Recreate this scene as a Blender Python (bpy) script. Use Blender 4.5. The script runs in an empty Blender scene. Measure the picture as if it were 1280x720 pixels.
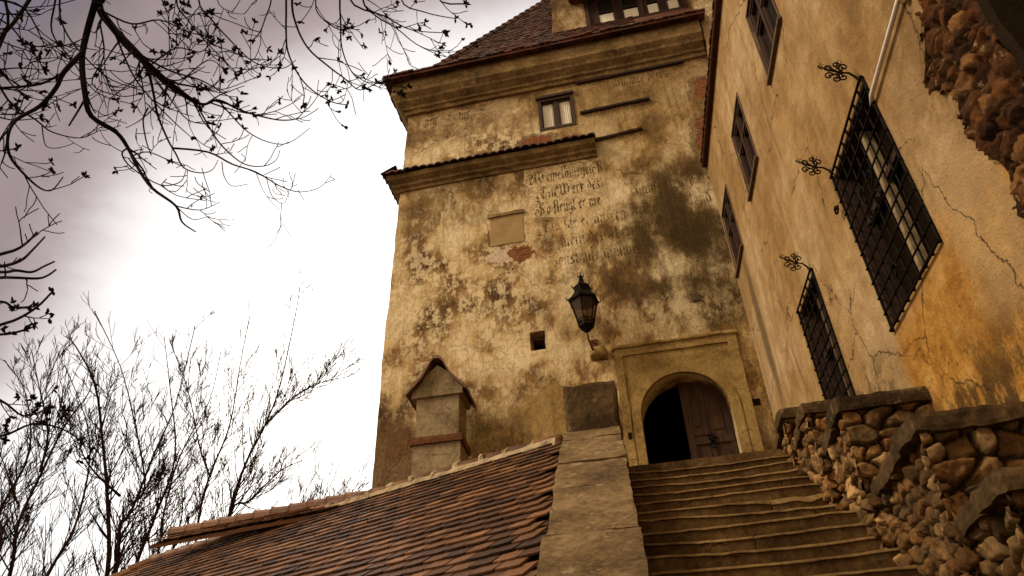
import bpy, bmesh, math, random
from math import sin, cos, pi, radians as R
from mathutils import Vector as V, Matrix, noise
from mathutils.geometry import tessellate_polygon

random.seed(7)
S = bpy.context.scene
COL = S.collection

# ------------------------------------------------------------------ camera
PIT, ROLL, FOC = R(34.75), R(-2.7), 908.0
EYE = V((0, 0, 1.6))
_u = V((0, -sin(PIT), cos(PIT))); FWD = V((0, cos(PIT), sin(PIT)))
RIGHT = V((cos(ROLL), 0, 0)) + _u * sin(ROLL)
UP = V((-sin(ROLL), 0, 0)) + _u * cos(ROLL)
cam = bpy.data.cameras.new('camera')
cam.sensor_width = 36.0
cam.lens = 36.0 * FOC / 1280.0
cam.clip_start, cam.clip_end = 0.05, 3000
co = bpy.data.objects.new('camera', cam)
COL.objects.link(co)
m = Matrix((RIGHT, UP, -FWD)).transposed().to_4x4()
m.translation = EYE
co.matrix_world = m
S.camera = co

# ------------------------------------------------------------------ sky, sun, exposure
SUN_AZ, SUN_EL = R(-104), R(40)
S.view_settings.view_transform = 'Standard'
S.view_settings.look = 'None'
S.view_settings.exposure = 0.97
S.view_settings.gamma = 1.0
S.view_settings.use_curve_mapping = False
world = bpy.data.worlds.new('World')
S.world = world
world.use_nodes = True
nt = world.node_tree
nt.nodes.clear()
L = nt.links.new


def wn(t, **k):
    n = nt.nodes.new(t)
    for a, b in k.items():
        setattr(n, a, b)
    return n


sky = wn('ShaderNodeTexSky', sky_type='NISHITA', sun_disc=False)
sky.sun_elevation = SUN_EL
sky.sun_rotation = SUN_AZ
bgs = wn('ShaderNodeBackground'); bgs.inputs[1].default_value = 0.07
L(sky.outputs[0], bgs.inputs[0])
tc = wn('ShaderNodeTexCoord')
dist = wn('ShaderNodeTexNoise'); dist.inputs['Scale'].default_value = 1.6; dist.inputs['Detail'].default_value = 7
dist.inputs['Roughness'].default_value = 0.55
mp = wn('ShaderNodeMapping'); mp.inputs['Scale'].default_value = (1.0, 1.0, 2.2)
L(tc.outputs['Generated'], mp.inputs[0]); L(mp.outputs[0], dist.inputs['Vector'])
BR = (RIGHT * (760 - 640) - UP * (700 - 360) + FWD * FOC).normalized()
dot = wn('ShaderNodeVectorMath', operation='DOT_PRODUCT'); dot.inputs[1].default_value = BR
L(tc.outputs['Generated'], dot.inputs[0])
add = wn('ShaderNodeMath', operation='MULTIPLY_ADD'); add.inputs[1].default_value = 0.20; 
L(dist.outputs['Fac'], add.inputs[0]); L(dot.outputs['Value'], add.inputs[2])
ramp = wn('ShaderNodeValToRGB')
cr = ramp.color_ramp
cr.elements[0].position = 0.24; cr.elements[0].color = (0.62, 0.455, 0.275, 1)
cr.elements[1].position = 0.78; cr.elements[1].color = (1.15, 1.07, 0.97, 1)
for p, c in ((0.42, (0.62, 0.455, 0.275)), (0.485, (0.045, 0.065, 0.11)), (0.55, (0.125, 0.095, 0.092)), (0.588, (0.20, 0.15, 0.142)), (0.618, (0.19, 0.142, 0.132)), (0.642, (0.27, 0.215, 0.205)), (0.668, (0.46, 0.42, 0.405)), (0.695, (0.62, 0.585, 0.56)), (0.735, (0.80, 0.76, 0.72))):
    e = cr.elements.new(p); e.color = (*c, 1)
sc = wn('ShaderNodeMath', operation='MULTIPLY'); sc.inputs[1].default_value = 0.8
L(add.outputs[0], sc.inputs[0]); L(sc.outputs[0], ramp.inputs[0])
bgc = wn('ShaderNodeBackground'); bgc.inputs[1].default_value = 1.0
L(ramp.outputs[0], bgc.inputs[0])
mixs = wn('ShaderNodeMixShader'); mixs.inputs[0].default_value = 0.9
L(bgs.outputs[0], mixs.inputs[1]); L(bgc.outputs[0], mixs.inputs[2])
wo = wn('ShaderNodeOutputWorld'); L(mixs.outputs[0], wo.inputs[0])

sl = bpy.data.lights.new('sun', 'SUN')
sl.energy = 1.5; sl.angle = R(14); sl.color = (1.0, 0.84, 0.62)
so = bpy.data.objects.new('sun', sl)
COL.objects.link(so)
sd = V((sin(SUN_AZ) * cos(SUN_EL), cos(SUN_AZ) * cos(SUN_EL), sin(SUN_EL)))
so.rotation_euler = sd.to_track_quat('Z', 'Y').to_euler()
so.location = (-30, 0, 30)

# ------------------------------------------------------------------ frames of the place
AF, AW = R(11.06), R(7.5)
US = V((cos(AF), -sin(AF), 0)); NF = V((-sin(AF), -cos(AF), 0))
UT = V((-sin(AW), -cos(AW), 0)); NW = V((-cos(AW), sin(AW), 0))
D0 = V((3.1462, 13.0, 0)); C0 = V((4.7767, 12.6813, 0))


def FD(s, z, d=0.0):            # tower front: along, up, out
    return D0 + US * s + NF * d + V((0, 0, z))


def WT(t, z, d=0.0):            # right wing: towards viewer, up, out
    return C0 + UT * t + NW * d + V((0, 0, z))


def SK(s, k, z):                # stair frame: along the steps, down the stairs, up
    return D0 + US * s + UT * k + V((0, 0, z))


def ray(px, py):
    return (RIGHT * (px - 640) - UP * (py - 360) + FWD * FOC).normalized()


# ------------------------------------------------------------------ mesh helpers
class MB:
    def __init__(self):
        self.v = []; self.f = []; self.mi = []

    def face(self, idx, mi=0):
        self.f.append(idx); self.mi.append(mi)

    def quad(self, a, b, c, d, mi=0):
        n = len(self.v); self.v += [V(a), V(b), V(c), V(d)]; self.face((n, n + 1, n + 2, n + 3), mi)

    def box(self, fr, a0, a1, b0, b1, c0, c1, mi=0):
        n = len(self.v)
        for a in (a0, a1):
            for b in (b0, b1):
                for c in (c0, c1):
                    self.v.append(V(fr(a, b, c)))
        for q in ((0, 1, 3, 2), (4, 6, 7, 5), (0, 4, 5, 1), (2, 3, 7, 6), (0, 2, 6, 4), (1, 5, 7, 3)):
            self.face(tuple(n + i for i in q), mi)

    def rough(self, fr, a0, a1, b0, b1, c0, c1, na, nb, nc, amp, freq=3.0, seed=0.0, rnd=0.0, mi=0):
        """box of na*nb*nc cells, worn edges and an uneven surface"""
        idx = {}
        for i in range(na + 1):
            for j in range(nb + 1):
                for k in range(nc + 1):
                    if 0 < i < na and 0 < j < nb and 0 < k < nc:
                        continue
                    a = a0 + (a1 - a0) * i / na; b = b0 + (b1 - b0) * j / nb; c = c0 + (c1 - c0) * k / nc
                    p = V(fr(a, b, c))
                    e = (i in (0, na)) + (j in (0, nb)) + (k in (0, nc))
                    ctr = V(fr((a0 + a1) / 2 if i in (0, na) else a, (b0 + b1) / 2 if j in (0, nb) else b, (c0 + c1) / 2 if k in (0, nc) else c))
                    q = p * freq + V((seed, seed * 1.7, -seed))
                    off = noise.noise_vector(q) * amp + noise.noise_vector(q * 3.1) * amp * 0.45
                    if e >= 2 and (ctr - p).length > 1e-6:
                        w = rnd * (0.5 + 1.2 * max(0, noise.noise(p * freq * 1.7 + V((9, seed, 3)))))
                        off += (ctr - p).normalized() * w
                    idx[i, j, k] = len(self.v); self.v.append(p + off)
        for i in range(na):
            for j in range(nb):
                for k in (0, nc):
                    self.face((idx[i, j, k], idx[i + 1, j, k], idx[i + 1, j + 1, k], idx[i, j + 1, k]), mi)
        for i in range(na):
            for k in range(nc):
                for j in (0, nb):
                    self.face((idx[i, j, k], idx[i + 1, j, k], idx[i + 1, j, k + 1], idx[i, j, k + 1]), mi)
        for j in range(nb):
            for k in range(nc):
                for i in (0, na):
                    self.face((idx[i, j, k], idx[i, j + 1, k], idx[i, j + 1, k + 1], idx[i, j, k + 1]), mi)

    def tube(self, pts, rad, n=6, cap=True, mi=0):
        pts = [V(p) for p in pts]
        if not hasattr(rad, '__len__'):
            rad = [rad] * len(pts)
        ring = []
        side = None
        for i, p in enumerate(pts):
            t = (pts[min(i + 1, len(pts) - 1)] - pts[max(i - 1, 0)])
            if t.length < 1e-9:
                t = V((0, 0, 1))
            t.normalize()
            if side is None:
                side = t.orthogonal()
            side = (side - t * side.dot(t))
            if side.length < 1e-6:
                side = t.orthogonal()
            side.normalize()
            up = t.cross(side)
            r = []
            for j in range(n):
                a = 2 * pi * j / n
                r.append(len(self.v)); self.v.append(p + (side * cos(a) + up * sin(a)) * rad[i])
            ring.append(r)
        for a, b in zip(ring, ring[1:]):
            for j in range(n):
                self.face((a[j], a[(j + 1) % n], b[(j + 1) % n], b[j]), mi)
        if cap and n > 2:
            self.face(tuple(reversed(ring[0])), mi); self.face(tuple(ring[-1]), mi)

    def plate(self, fr, outer, holes, c0, c1, mi=0):
        """flat outline with holes, from depth c0 to c1 (fr(a, b, c))"""
        loops = [list(outer)] + [list(h) for h in holes]
        flat = [p for l in loops for p in l]
        tris = tessellate_polygon([[V((p[0], p[1], 0)) for p in l] for l in loops])
        n = len(self.v); N = len(flat)
        for c in (c0, c1):
            for p in flat:
                self.v.append(V(fr(p[0], p[1], c)))
        for t in tris:
            self.face(tuple(n + i for i in t), mi); self.face(tuple(n + N + i for i in reversed(t)), mi)
        k = n
        for l in loops:
            for i in range(len(l)):
                j = (i + 1) % len(l)
                self.face((k + i, k + j, k + N + j, k + N + i), mi)
            k += len(l)

    def lathe(self, c, prof, n=12, axis=V((0, 0, 1)), mi=0, rot=0.0, cap=True):
        a = V(axis).normalized(); s = a.orthogonal().normalized() if abs(a.z) < .99 else V((1, 0, 0)); u = a.cross(s)
        ring = []
        for r, h in prof:
            q = []
            for j in range(n):
                t = 2 * pi * j / n + rot
                q.append(len(self.v)); self.v.append(V(c) + a * h + (s * cos(t) + u * sin(t)) * max(r, 1e-4))
            ring.append(q)
        for p, q in zip(ring, ring[1:]):
            for j in range(n):
                self.face((p[j], p[(j + 1) % n], q[(j + 1) % n], q[j]), mi)
        if cap:
            self.face(tuple(reversed(ring[0])), mi); self.face(tuple(ring[-1]), mi)


def origin(o):
    p = V(o.location)
    while o.parent:
        o = o.parent; p += V(o.location)
    return p


def obj(name, mb, mat, parent=None, base=None, smooth=False, label=None, recalc=True):
    me = bpy.data.meshes.new(name)
    if parent is not None:
        b = origin(parent)
    else:
        b = V(base) if base is not None else V((0, 0, 0))
    me.from_pydata([tuple(p - b) for p in mb.v], [], mb.f)
    mats = mat if isinstance(mat, (list, tuple)) else [mat]
    for q in mats:
        me.materials.append(q)
    if len(mats) > 1:
        me.polygons.foreach_set('material_index', mb.mi)
    if recalc:
        bm = bmesh.new(); bm.from_mesh(me)
        bmesh.ops.recalc_face_normals(bm, faces=bm.faces)
        bm.to_mesh(me); bm.free()
    if smooth:
        me.polygons.foreach_set('use_smooth', [True] * len(me.polygons))
    me.update()
    o = bpy.data.objects.new(name, me)
    COL.objects.link(o)
    if parent is not None:
        o.parent = parent
    else:
        o.location = b
    if label:
        o['label'] = label
    return o


def tag(o, label, cat, group=None):
    o['label'] = label; o['category'] = cat; o['kind'] = 'thing'
    if group:
        o['group'] = group
    return o


def thing(name, label, cat, loc, group=None):
    o = bpy.data.objects.new(name, None)
    o.empty_display_size = 0.3
    COL.objects.link(o); o.location = V(loc)
    return tag(o, label, cat, group)


# ------------------------------------------------------------------ materials
class NB:
    def __init__(self, name, rough=0.9, spec=0.2):
        self.mat = bpy.data.materials.new(name); self.mat.use_nodes = True
        self.nt = self.mat.node_tree; self.nt.nodes.clear()
        self.out = self.new('ShaderNodeOutputMaterial')
        self.p = self.new('ShaderNodeBsdfPrincipled')
        self.p.inputs['Roughness'].default_value = rough
        self.p.inputs['Specular IOR Level'].default_value = spec
        self.ln(self.p.outputs[0], self.out.inputs[0])
        self.geo = self.new('ShaderNodeNewGeometry').outputs['Position']

    def new(self, t, **k):
        n = self.nt.nodes.new(t)
        for a, b in k.items():
            setattr(n, a, b)
        return n

    def ln(self, a, b):
        self.nt.links.new(a, b)

    def put(self, sock, v):
        if isinstance(v, bpy.types.NodeSocket):
            self.ln(v, sock)
        elif isinstance(v, tuple) and len(v) == 3 and sock.type == 'RGBA':
            sock.default_value = (*v, 1)
        else:
            sock.default_value = v

    def frame(self, o, ang):
        a = self.new('ShaderNodeVectorMath', operation='SUBTRACT'); self.put(a.inputs[0], self.geo); a.inputs[1].default_value = (o[0], o[1], 0)
        r = self.new('ShaderNodeVectorRotate', rotation_type='Z_AXIS'); self.ln(a.outputs[0], r.inputs['Vector']); r.inputs['Angle'].default_value = ang
        return r.outputs[0]

    def scale(self, v, s):
        a = self.new('ShaderNodeVectorMath', operation='MULTIPLY'); self.put(a.inputs[0], v); a.inputs[1].default_value = s
        return a.outputs[0]

    def noise(self, v, s, d=6, r=0.6, dist=0.0, off=None):
        if off:
            a = self.new('ShaderNodeVectorMath', operation='ADD'); self.put(a.inputs[0], v); a.inputs[1].default_value = off; v = a.outputs[0]
        n = self.new('ShaderNodeTexNoise'); self.put(n.inputs['Vector'], v)
        n.inputs['Scale'].default_value = s; n.inputs['Detail'].default_value = d; n.inputs['Roughness'].default_value = r
        n.inputs['Distortion'].default_value = dist
        return n.outputs['Fac']

    def vec_noise(self, v, s, amt):
        n = self.new('ShaderNodeTexNoise'); self.put(n.inputs['Vector'], v); n.inputs['Scale'].default_value = s; n.inputs['Detail'].default_value = 6
        n.inputs['Roughness'].default_value = 0.65
        a = self.new('ShaderNodeVectorMath', operation='SUBTRACT'); self.ln(n.outputs['Color'], a.inputs[0]); a.inputs[1].default_value = (.5, .5, .5)
        b = self.new('ShaderNodeVectorMath', operation='MULTIPLY_ADD'); self.ln(a.outputs[0], b.inputs[0]); b.inputs[1].default_value = (amt, amt, amt); self.put(b.inputs[2], v)
        return b.outputs[0]

    def ramp(self, f, st):
        n = self.new('ShaderNodeValToRGB'); self.put(n.inputs[0], f)
        e = n.color_ramp.elements
        while len(e) < len(st):
            e.new(0.5)
        for q, (p, c) in zip(e, st):
            q.position = p; q.color = (*c, 1) if isinstance(c, tuple) else (c, c, c, 1)
        return n.outputs[0]

    def mix(self, f, a, b, bt='MIX'):
        n = self.new('ShaderNodeMix', data_type='RGBA', blend_type=bt)
        self.put(n.inputs[0], f); self.put(n.inputs[6], a); self.put(n.inputs[7], b)
        return n.outputs[2]

    def math(self, op, a, b=0.0, c=0.0):
        n = self.new('ShaderNodeMath', operation=op); self.put(n.inputs[0], a); self.put(n.inputs[1], b); self.put(n.inputs[2], c)
        return n.outputs[0]

    def rng(self, v, a, b, c=0.0, d=1.0):
        n = self.new('ShaderNodeMapRange'); n.interpolation_type = 'SMOOTHSTEP'
        self.put(n.inputs[0], v); n.inputs[1].default_value = a; n.inputs[2].default_value = b; n.inputs[3].default_value = c; n.inputs[4].default_value = d
        return n.outputs[0]

    def ell(self, v, x0, z0, rx, rz, soft=0.3):
        a = self.new('ShaderNodeVectorMath', operation='SUBTRACT'); self.put(a.inputs[0], v); a.inputs[1].default_value = (x0, 0, z0)
        b = self.new('ShaderNodeVectorMath', operation='MULTIPLY'); self.ln(a.outputs[0], b.inputs[0]); b.inputs[1].default_value = (1 / rx, 0, 1 / rz)
        c = self.new('ShaderNodeVectorMath', operation='LENGTH'); self.ln(b.outputs[0], c.inputs[0])
        return self.rng(c.outputs['Value'], 1 - soft, 1 + soft, 1.0, 0.0)

    def mul(self, a, b):
        return self.math('MULTIPLY', a, b)

    def sep(self, v):
        n = self.new('ShaderNodeSeparateXYZ'); self.put(n.inputs[0], v); return n.outputs

    def done(self, col, h=None, dist=0.02, strength=1.0, rough=None):
        self.put(self.p.inputs['Base Color'], col)
        if h is not None:
            b = self.new('ShaderNodeBump'); b.inputs['Distance'].default_value = dist; b.inputs['Strength'].default_value = strength
            self.put(b.inputs['Height'], h); self.ln(b.outputs[0], self.p.inputs['Normal'])
        if rough is not None:
            self.put(self.p.inputs['Roughness'], rough)
        return self.mat


def mat_simple(name, c1, c2, scale=6.0, bump=0.01, rough=0.85, spec=0.2, st=(1, 1, 1), metal=0.0):
    b = NB(name, rough, spec)
    v = b.scale(b.geo, st)
    n1 = b.noise(v, scale, 8, 0.65); n2 = b.noise(v, scale * 7, 4, 0.6)
    f = b.math('MULTIPLY_ADD', n2, 0.35, b.mul(n1, 0.75))
    col = b.ramp(f, [(0.36, c1), (0.68, c2)])
    b.p.inputs['Metallic'].default_value = metal
    return b.done(col, f, bump)


def brick_col(b, v):
    sp = b.sep(v)
    cx = b.new('ShaderNodeCombineXYZ'); b.ln(sp[0], cx.inputs[0]); b.ln(sp[2], cx.inputs[1])
    t = b.new('ShaderNodeTexBrick'); b.ln(cx.outputs[0], t.inputs['Vector'])
    t.inputs['Scale'].default_value = 1.0; t.inputs['Brick Width'].default_value = 0.26; t.inputs['Row Height'].default_value = 0.085
    t.inputs['Mortar Size'].default_value = 0.012; t.inputs['Mortar Smooth'].default_value = 0.4
    t.inputs['Color1'].default_value = (.26, .08, .03, 1); t.inputs['Color2'].default_value = (.16, .05, .022, 1); t.inputs['Mortar'].default_value = (.24, .15, .07, 1)
    return t.outputs['Color'], t.outputs['Fac']


def mat_facade():
    b = NB('tower_plaster', 0.95, 0.1)
    v = b.frame(D0, AF)
    vd = b.vec_noise(v, 1.3, 1.1)
    ve = b.vec_noise(v, 3.0, 0.5)
    vb = b.vec_noise(b.vec_noise(v, 1.6, .8), 6.0, .25)
    vs = b.scale(v, (1, 1, 0.55))
    z = b.sep(v)[2]
    n1 = b.noise(vs, 0.7, 10, 0.68)
    n2 = b.noise(b.scale(v, (1, 1, .55)), 4.6, 14, 0.84, off=(7, 1, 3))
    n3 = b.noise(v, 30, 8, 0.8)
    f = b.math('ADD', b.mul(n1, .50), b.math('ADD', b.mul(n2, .38), b.mul(n3, .13)))
    lg = b.noise(b.scale(v, (1, 1, .8)), 1.0, 3, .5, off=(4, 2, 8))
    g1 = b.math('ADD', f, b.mul(b.math('SUBTRACT', lg, .5), .75))
    col = b.ramp(g1, [(0.35, (.062, .032, .012)), (0.41, (.15, .082, .031)), (0.465, (.29, .17, .068)), (0.50, (.50, .345, .16)), (0.55, (.67, .505, .275)), (0.64, (.80, .66, .42))])
    crust = b.rng(b.noise(b.scale(v, (1, 1, .7)), 6.5, 12, 0.74, off=(3, 3, 9)), 0.46, 0.55)
    scr = b.mul(b.rng(b.noise(b.scale(v, (1, 1, .35)), 9, 10, .8, off=(1, 9, 2)), .53, .59), b.rng(n1, .6, .42))
    col = b.mix(b.mul(scr, .6), col, (.17, .105, .045))
    # tan, evener zone above the lower cornice, with the lime showing under it
    up = b.mul(b.rng(z, 15.5, 16.4), b.rng(b.noise(ve, .9, 8, .7, off=(1, 0, 5)), .36, .54))
    col = b.mix(b.mul(up, .7), col, b.ramp(n2, [(.4, (.17, .105, .05)), (.5, (.25, .16, .078)), (.6, (.40, .28, .14))]))
    # pale lime crust is densest over the middle of the wall
    pale = b.mul(b.math('MAXIMUM', b.ell(vd, -4.5, 11.2, 2.2, 3.0, .7), b.mul(b.ell(vd, -4.2, 15.7, 1.9, .75, .5), 1.0)), crust)
    col = b.mix(b.mul(pale, .78), col, (.78, .635, .395))
    rt = b.mul(b.ell(vd, 0.6, 16.6, 2.6, 2.6, .5), .6)
    col = b.mix(rt, col, b.ramp(f, [(.42, (.17, .105, .04)), (.52, (.33, .215, .085)), (.62, (.46, .32, .145))]))
    col = b.mix(b.mul(b.ell(vd, -1.75, 13.75, 1.05, .95, .3), .8), col, b.ramp(n2, [(.4, (.36, .25, .125)), (.6, (.58, .45, .27))]))
    # smooth band below the lower cornice
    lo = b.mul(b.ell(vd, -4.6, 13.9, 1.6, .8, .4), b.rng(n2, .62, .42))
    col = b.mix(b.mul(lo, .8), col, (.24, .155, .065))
    # black-brown mould under the wing's gutter
    mo = b.mul(b.math('MAXIMUM', b.ell(vd, 0.95, 12.1, 1.75, 2.0, .35), b.ell(vd, 1.2, 10.4, 1.6, 1.3, .4)), b.rng(g1, .66, .47, .15, 1.0))
    col = b.mix(b.mul(mo, .88), col, b.ramp(n3, [(.35, (.030, .019, .007)), (.65, (.095, .062, .023))]))
    mo2 = b.mul(b.ell(vd, -1.0, 11.0, 1.2, 1.0, .6), b.rng(n2, .56, .44))
    col = b.mix(b.mul(mo2, .6), col, (.12, .08, .035))
    pl = b.mul(b.ell(vd, 0.4, 9.75, 1.5, .42, .5), b.rng(n2, .42, .56))
    col = b.mix(b.mul(pl, .8), col, (.55, .43, .26))
    # repaired ochre patch above the tiled roof, brown damp at the foot
    oc = b.math('MAXIMUM', b.ell(vd, -3.2, 6.9, 1.35, 1.05, .15), b.ell(vd, -2.6, 7.7, 0.8, .7, .15))
    col = b.mix(b.mul(oc, .9), col, b.ramp(n1, [(.4, (.30, .185, .065)), (.6, (.42, .28, .105))]))
    dk = b.mul(b.ell(vd, -5.9, 6.7, 1.0, 1.3, .2), .9)
    col = b.mix(dk, col, (.15, .08, .036))
    dm = b.mul(b.ell(vd, -3.6, 7.4, .65, .6, .5), b.rng(n2, .55, .45))
    col = b.mix(b.mul(dm, .75), col, (.13, .09, .04))
    fo = b.mul(b.ell(vd, 1.5, 7.6, .5, 2.0, .6), b.rng(n2, .4, .55))
    col = b.mix(b.mul(fo, .6), col, (.36, .22, .06))
    fd = b.mul(b.ell(vd, 1.55, 6.4, .45, 1.6, .6), b.rng(n2, .56, .45))
    col = b.mix(b.mul(fd, .75), col, (.10, .06, .022))
    # rain streaks from the cornices
    st = b.mul(b.rng(b.noise(b.scale(v, (5, 5, .22)), 1.0, 6, .6), .54, .68), .4)
    col = b.mix(st, col, (.13, .085, .038))
    # lost plaster: bare brick
    bc, bf = brick_col(b, v)
    bk = b.math('MAXIMUM', b.ell(vb, 2.15, 16.3, .32, .45, .05), b.ell(vb, 1.85, 14.5, .28, .85, .05))
    bk = b.math('MAXIMUM', bk, b.ell(vb, -2.9, 12.0, .36, .24, .05))
    bk = b.math('MAXIMUM', bk, b.ell(vb, -2.35, 15.55, .45, .17, .05))
    rim = b.math('MAXIMUM', b.ell(vb, 1.85, 14.5, .40, 1.0, .05), b.math('MAXIMUM', b.ell(vb, 2.1, 16.3, .42, .56, .05), b.ell(vb, -2.35, 15.55, .58, .26, .05)))
    col = b.mix(b.mul(rim, .8), col, (.20, .135, .065))
    col = b.mix(bk, col, bc)
    wh = b.mul(b.ell(vb, -3.35, 12.0, .48, .17, .05), b.math('SUBTRACT', 1.0, bk))
    col = b.mix(wh, col, (.66, .52, .40))
    # cracks
    vo = b.new('ShaderNodeTexVoronoi', feature='DISTANCE_TO_EDGE'); b.put(vo.inputs['Vector'], ve); vo.inputs['Scale'].default_value = .55
    ck = b.mul(b.rng(vo.outputs['Distance'], .006, .0, 0, 1), b.rng(b.noise(v, .6, 3, .5, off=(4, 4, 4)), .5, .58))
    col = b.mix(b.mul(ck, .7), col, (.10, .06, .03))
    gr = b.math('MULTIPLY_ADD', b.noise(v, 60, 4, .6), .7, .65)
    col = b.mix(1.0, col, gr, 'MULTIPLY')
    h = b.math('ADD', b.mul(f, .8), b.math('ADD', b.mul(n3, .5), b.mul(rim, -.6)))
    h = b.math('ADD', h, b.math('ADD', b.mul(crust, .35), b.mul(ck, -.5)))
    return b.done(col, h, 0.035, 1.0)


def mat_wing():
    b = NB('wing_plaster', 0.95, 0.1)
    v = b.frame(C0, pi / 2 + AW)
    vd = b.vec_noise(v, 1.2, .9)
    ve = b.vec_noise(v, 3.5, .4)
    n1 = b.noise(b.scale(v, (1, 1, .45)), .9, 10, .65)
    n2 = b.noise(v, 4.5, 8, .65, off=(2, 5, 1))
    n3 = b.noise(v, 35, 6, .65)
    f = b.math('ADD', b.mul(n1, .6), b.math('ADD', b.mul(n2, .28), b.mul(n3, .12)))
    col = b.ramp(f, [(.38, (.205, .122, .050)), (.5, (.315, .198, .088)), (.62, (.43, .295, .145))])
    lg = b.noise(b.vec_noise(v, 1.5, .6), .55, 6, .6, off=(6, 1, 1))
    col = b.mix(b.mul(b.rng(lg, .44, .62), .75), col, b.ramp(n2, [(.4, (.37, .255, .135)), (.6, (.50, .37, .215))]))
    col = b.mix(b.mul(b.rng(lg, .50, .36), .6), col, b.ramp(n2, [(.4, (.20, .115, .04)), (.6, (.32, .19, .07))]))
    st = b.mul(b.rng(b.noise(b.scale(v, (2.6, 2.6, .16)), 1.0, 8, .65), .5, .66), .65)
    col = b.mix(st, col, (.20, .12, .047))
    sc_ = b.mul(b.rng(b.noise(v, 11, 12, .8, off=(2, 2, 7)), .56, .62), .55)
    col = b.mix(sc_, col, (.17, .10, .04))
    # dirt run beside the corner
    dr = b.mul(b.ell(b.vec_noise(v, 1.0, .35), 0.95, 8.6, .20, 1.7, .5), .85)
    col = b.mix(dr, col, (.11, .075, .035))
    dr2 = b.mul(b.ell(vd, 0.2, 10.5, .22, 4.0, .6), .6)
    col = b.mix(b.mul(dr2, b.rng(n2, .42, .55)), col, (.24, .16, .08))
    # old orange plaster under the big window with black algae
    x, y, z = b.sep(vd)
    og = b.mul(b.rng(z, 5.95, 5.1), b.rng(x, 5.95, 6.2))
    col = b.mix(og, col, b.ramp(n2, [(.36, (.25, .115, .022)), (.52, (.38, .19, .04)), (.66, (.46, .27, .085))]))
    al = b.mul(b.mul(b.rng(z, 4.9, 3.9), b.rng(x, 5.6, 6.2)), b.rng(b.noise(b.scale(v, (1, 1, .5)), 3.2, 9, .75, off=(9, 2, 2)), .45, .56))
    col = b.mix(b.mul(al, .92), col, (.045, .026, .010))
    sp = b.mul(b.rng(b.noise(b.scale(v, (1, 1, .6)), 16, 6, .7), .58, .64), b.mul(b.rng(x, 5.7, 6.1), b.rng(z, 5.6, 4.6)))
    col = b.mix(b.mul(sp, .8), col, (.06, .034, .012))
    ft = b.mul(b.ell(vd, 4.9, 5.1, 1.1, .5, .5), b.rng(n2, .44, .56))
    col = b.mix(b.mul(ft, .85), col, (.13, .085, .04))
    gm = b.mul(b.rng(x, 6.8, 8.9), b.rng(b.noise(v, 1.6, 10, .72, off=(3, 7, 5)), .40, .58))
    col = b.mix(b.mul(gm, .6), col, (.13, .070, .026))
    sg = b.mul(b.ell(vd, 8.3, 5.2, .5, .8, .4), .5)
    col = b.mix(sg, col, (.40, .29, .16))
    vo = b.new('ShaderNodeTexVoronoi', feature='DISTANCE_TO_EDGE'); b.put(vo.inputs['Vector'], ve); vo.inputs['Scale'].default_value = .6
    ck = b.mul(b.rng(vo.outputs['Distance'], .007, .0, 0, 1), b.rng(b.noise(v, .5, 3, .5), .47, .56))
    col = b.mix(b.mul(ck, .8), col, (.12, .07, .03))
    gr = b.math('MULTIPLY_ADD', b.noise(v, 80, 3, .6), .5, .75)
    col = b.mix(1.0, col, gr, 'MULTIPLY')
    h = b.math('ADD', b.mul(f, 1.0), b.math('ADD', b.mul(n3, .09), b.math('ADD', b.mul(ck, -.5), b.math('ADD', b.mul(og, .3), b.mul(lg, 1.5)))))
    return b.done(col, h, .06)


def mat_tiles(name, cols, sx=3.0):
    b = NB(name, .58, .35)
    n = b.new('ShaderNodeNewGeometry')
    rnd = n.outputs['Random Per Island']
    n1 = b.noise(b.geo, 1.1, 6, .6); n2 = b.noise(b.geo, 24, 6, .65)
    f = b.math('ADD', b.mul(rnd, .36), b.math('ADD', b.mul(n1, .42), b.mul(n2, .32)))
    col = b.ramp(f, cols)
    li = b.mul(b.rng(b.noise(b.geo, 7, 8, .7, off=(3, 1, 1)), .60, .68), .55)
    col = b.mix(li, col, (.30, .22, .12))
    return b.done(col, n2, .008)


def mat_stones():
    b = NB('rubble_stone', .92, .12)
    a = b.new('ShaderNodeAttribute', attribute_name='stone')
    n1 = b.noise(b.geo, 6, 10, .75); n2 = b.noise(b.geo, 32, 8, .75)
    f = b.math('ADD', b.mul(n1, .6), b.mul(n2, .4))
    col = b.mix(1.0, a.outputs['Color'], b.ramp(f, [(.36, .40), (.5, .95), (.64, 1.55)]), 'MULTIPLY')
    dirt = b.rng(b.noise(b.geo, 3.5, 10, .75, off=(5, 5, 5)), .52, .62)
    col = b.mix(b.mul(dirt, .65), col, (.040, .024, .010))
    li = b.mul(b.rng(b.noise(b.geo, 7, 6, .7, off=(1, 5, 2)), .62, .67), .5)
    col = b.mix(li, col, (.36, .27, .14))
    return b.done(col, f, .025)


def mat_slab(name, a, c, d, lichen=.35):
    b = NB(name, .92, .15)
    n1 = b.noise(b.geo, 1.6, 10, .7, .2); n2 = b.noise(b.geo, 16, 8, .7)
    f = b.math('ADD', b.mul(n1, .65), b.mul(n2, .38))
    col = b.ramp(f, [(.40, a), (.52, c), (.66, d)])
    li = b.mul(b.rng(b.noise(b.geo, 4.0, 6, .6, off=(3, 8, 1)), .62, .66), lichen)
    col = b.mix(li, col, (.42, .34, .20))
    vo = b.new('ShaderNodeTexVoronoi', feature='DISTANCE_TO_EDGE'); b.put(vo.inputs['Vector'], b.vec_noise(b.geo, 3, .5)); vo.inputs['Scale'].default_value = .9
    ck = b.mul(b.rng(vo.outputs['Distance'], .008, 0, 0, 1), b.rng(n1, .5, .6))
    col = b.mix(b.mul(ck, .7), col, (.06, .04, .02))
    return b.done(col, b.math('ADD', f, b.mul(ck, -.4)), .03)


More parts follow.
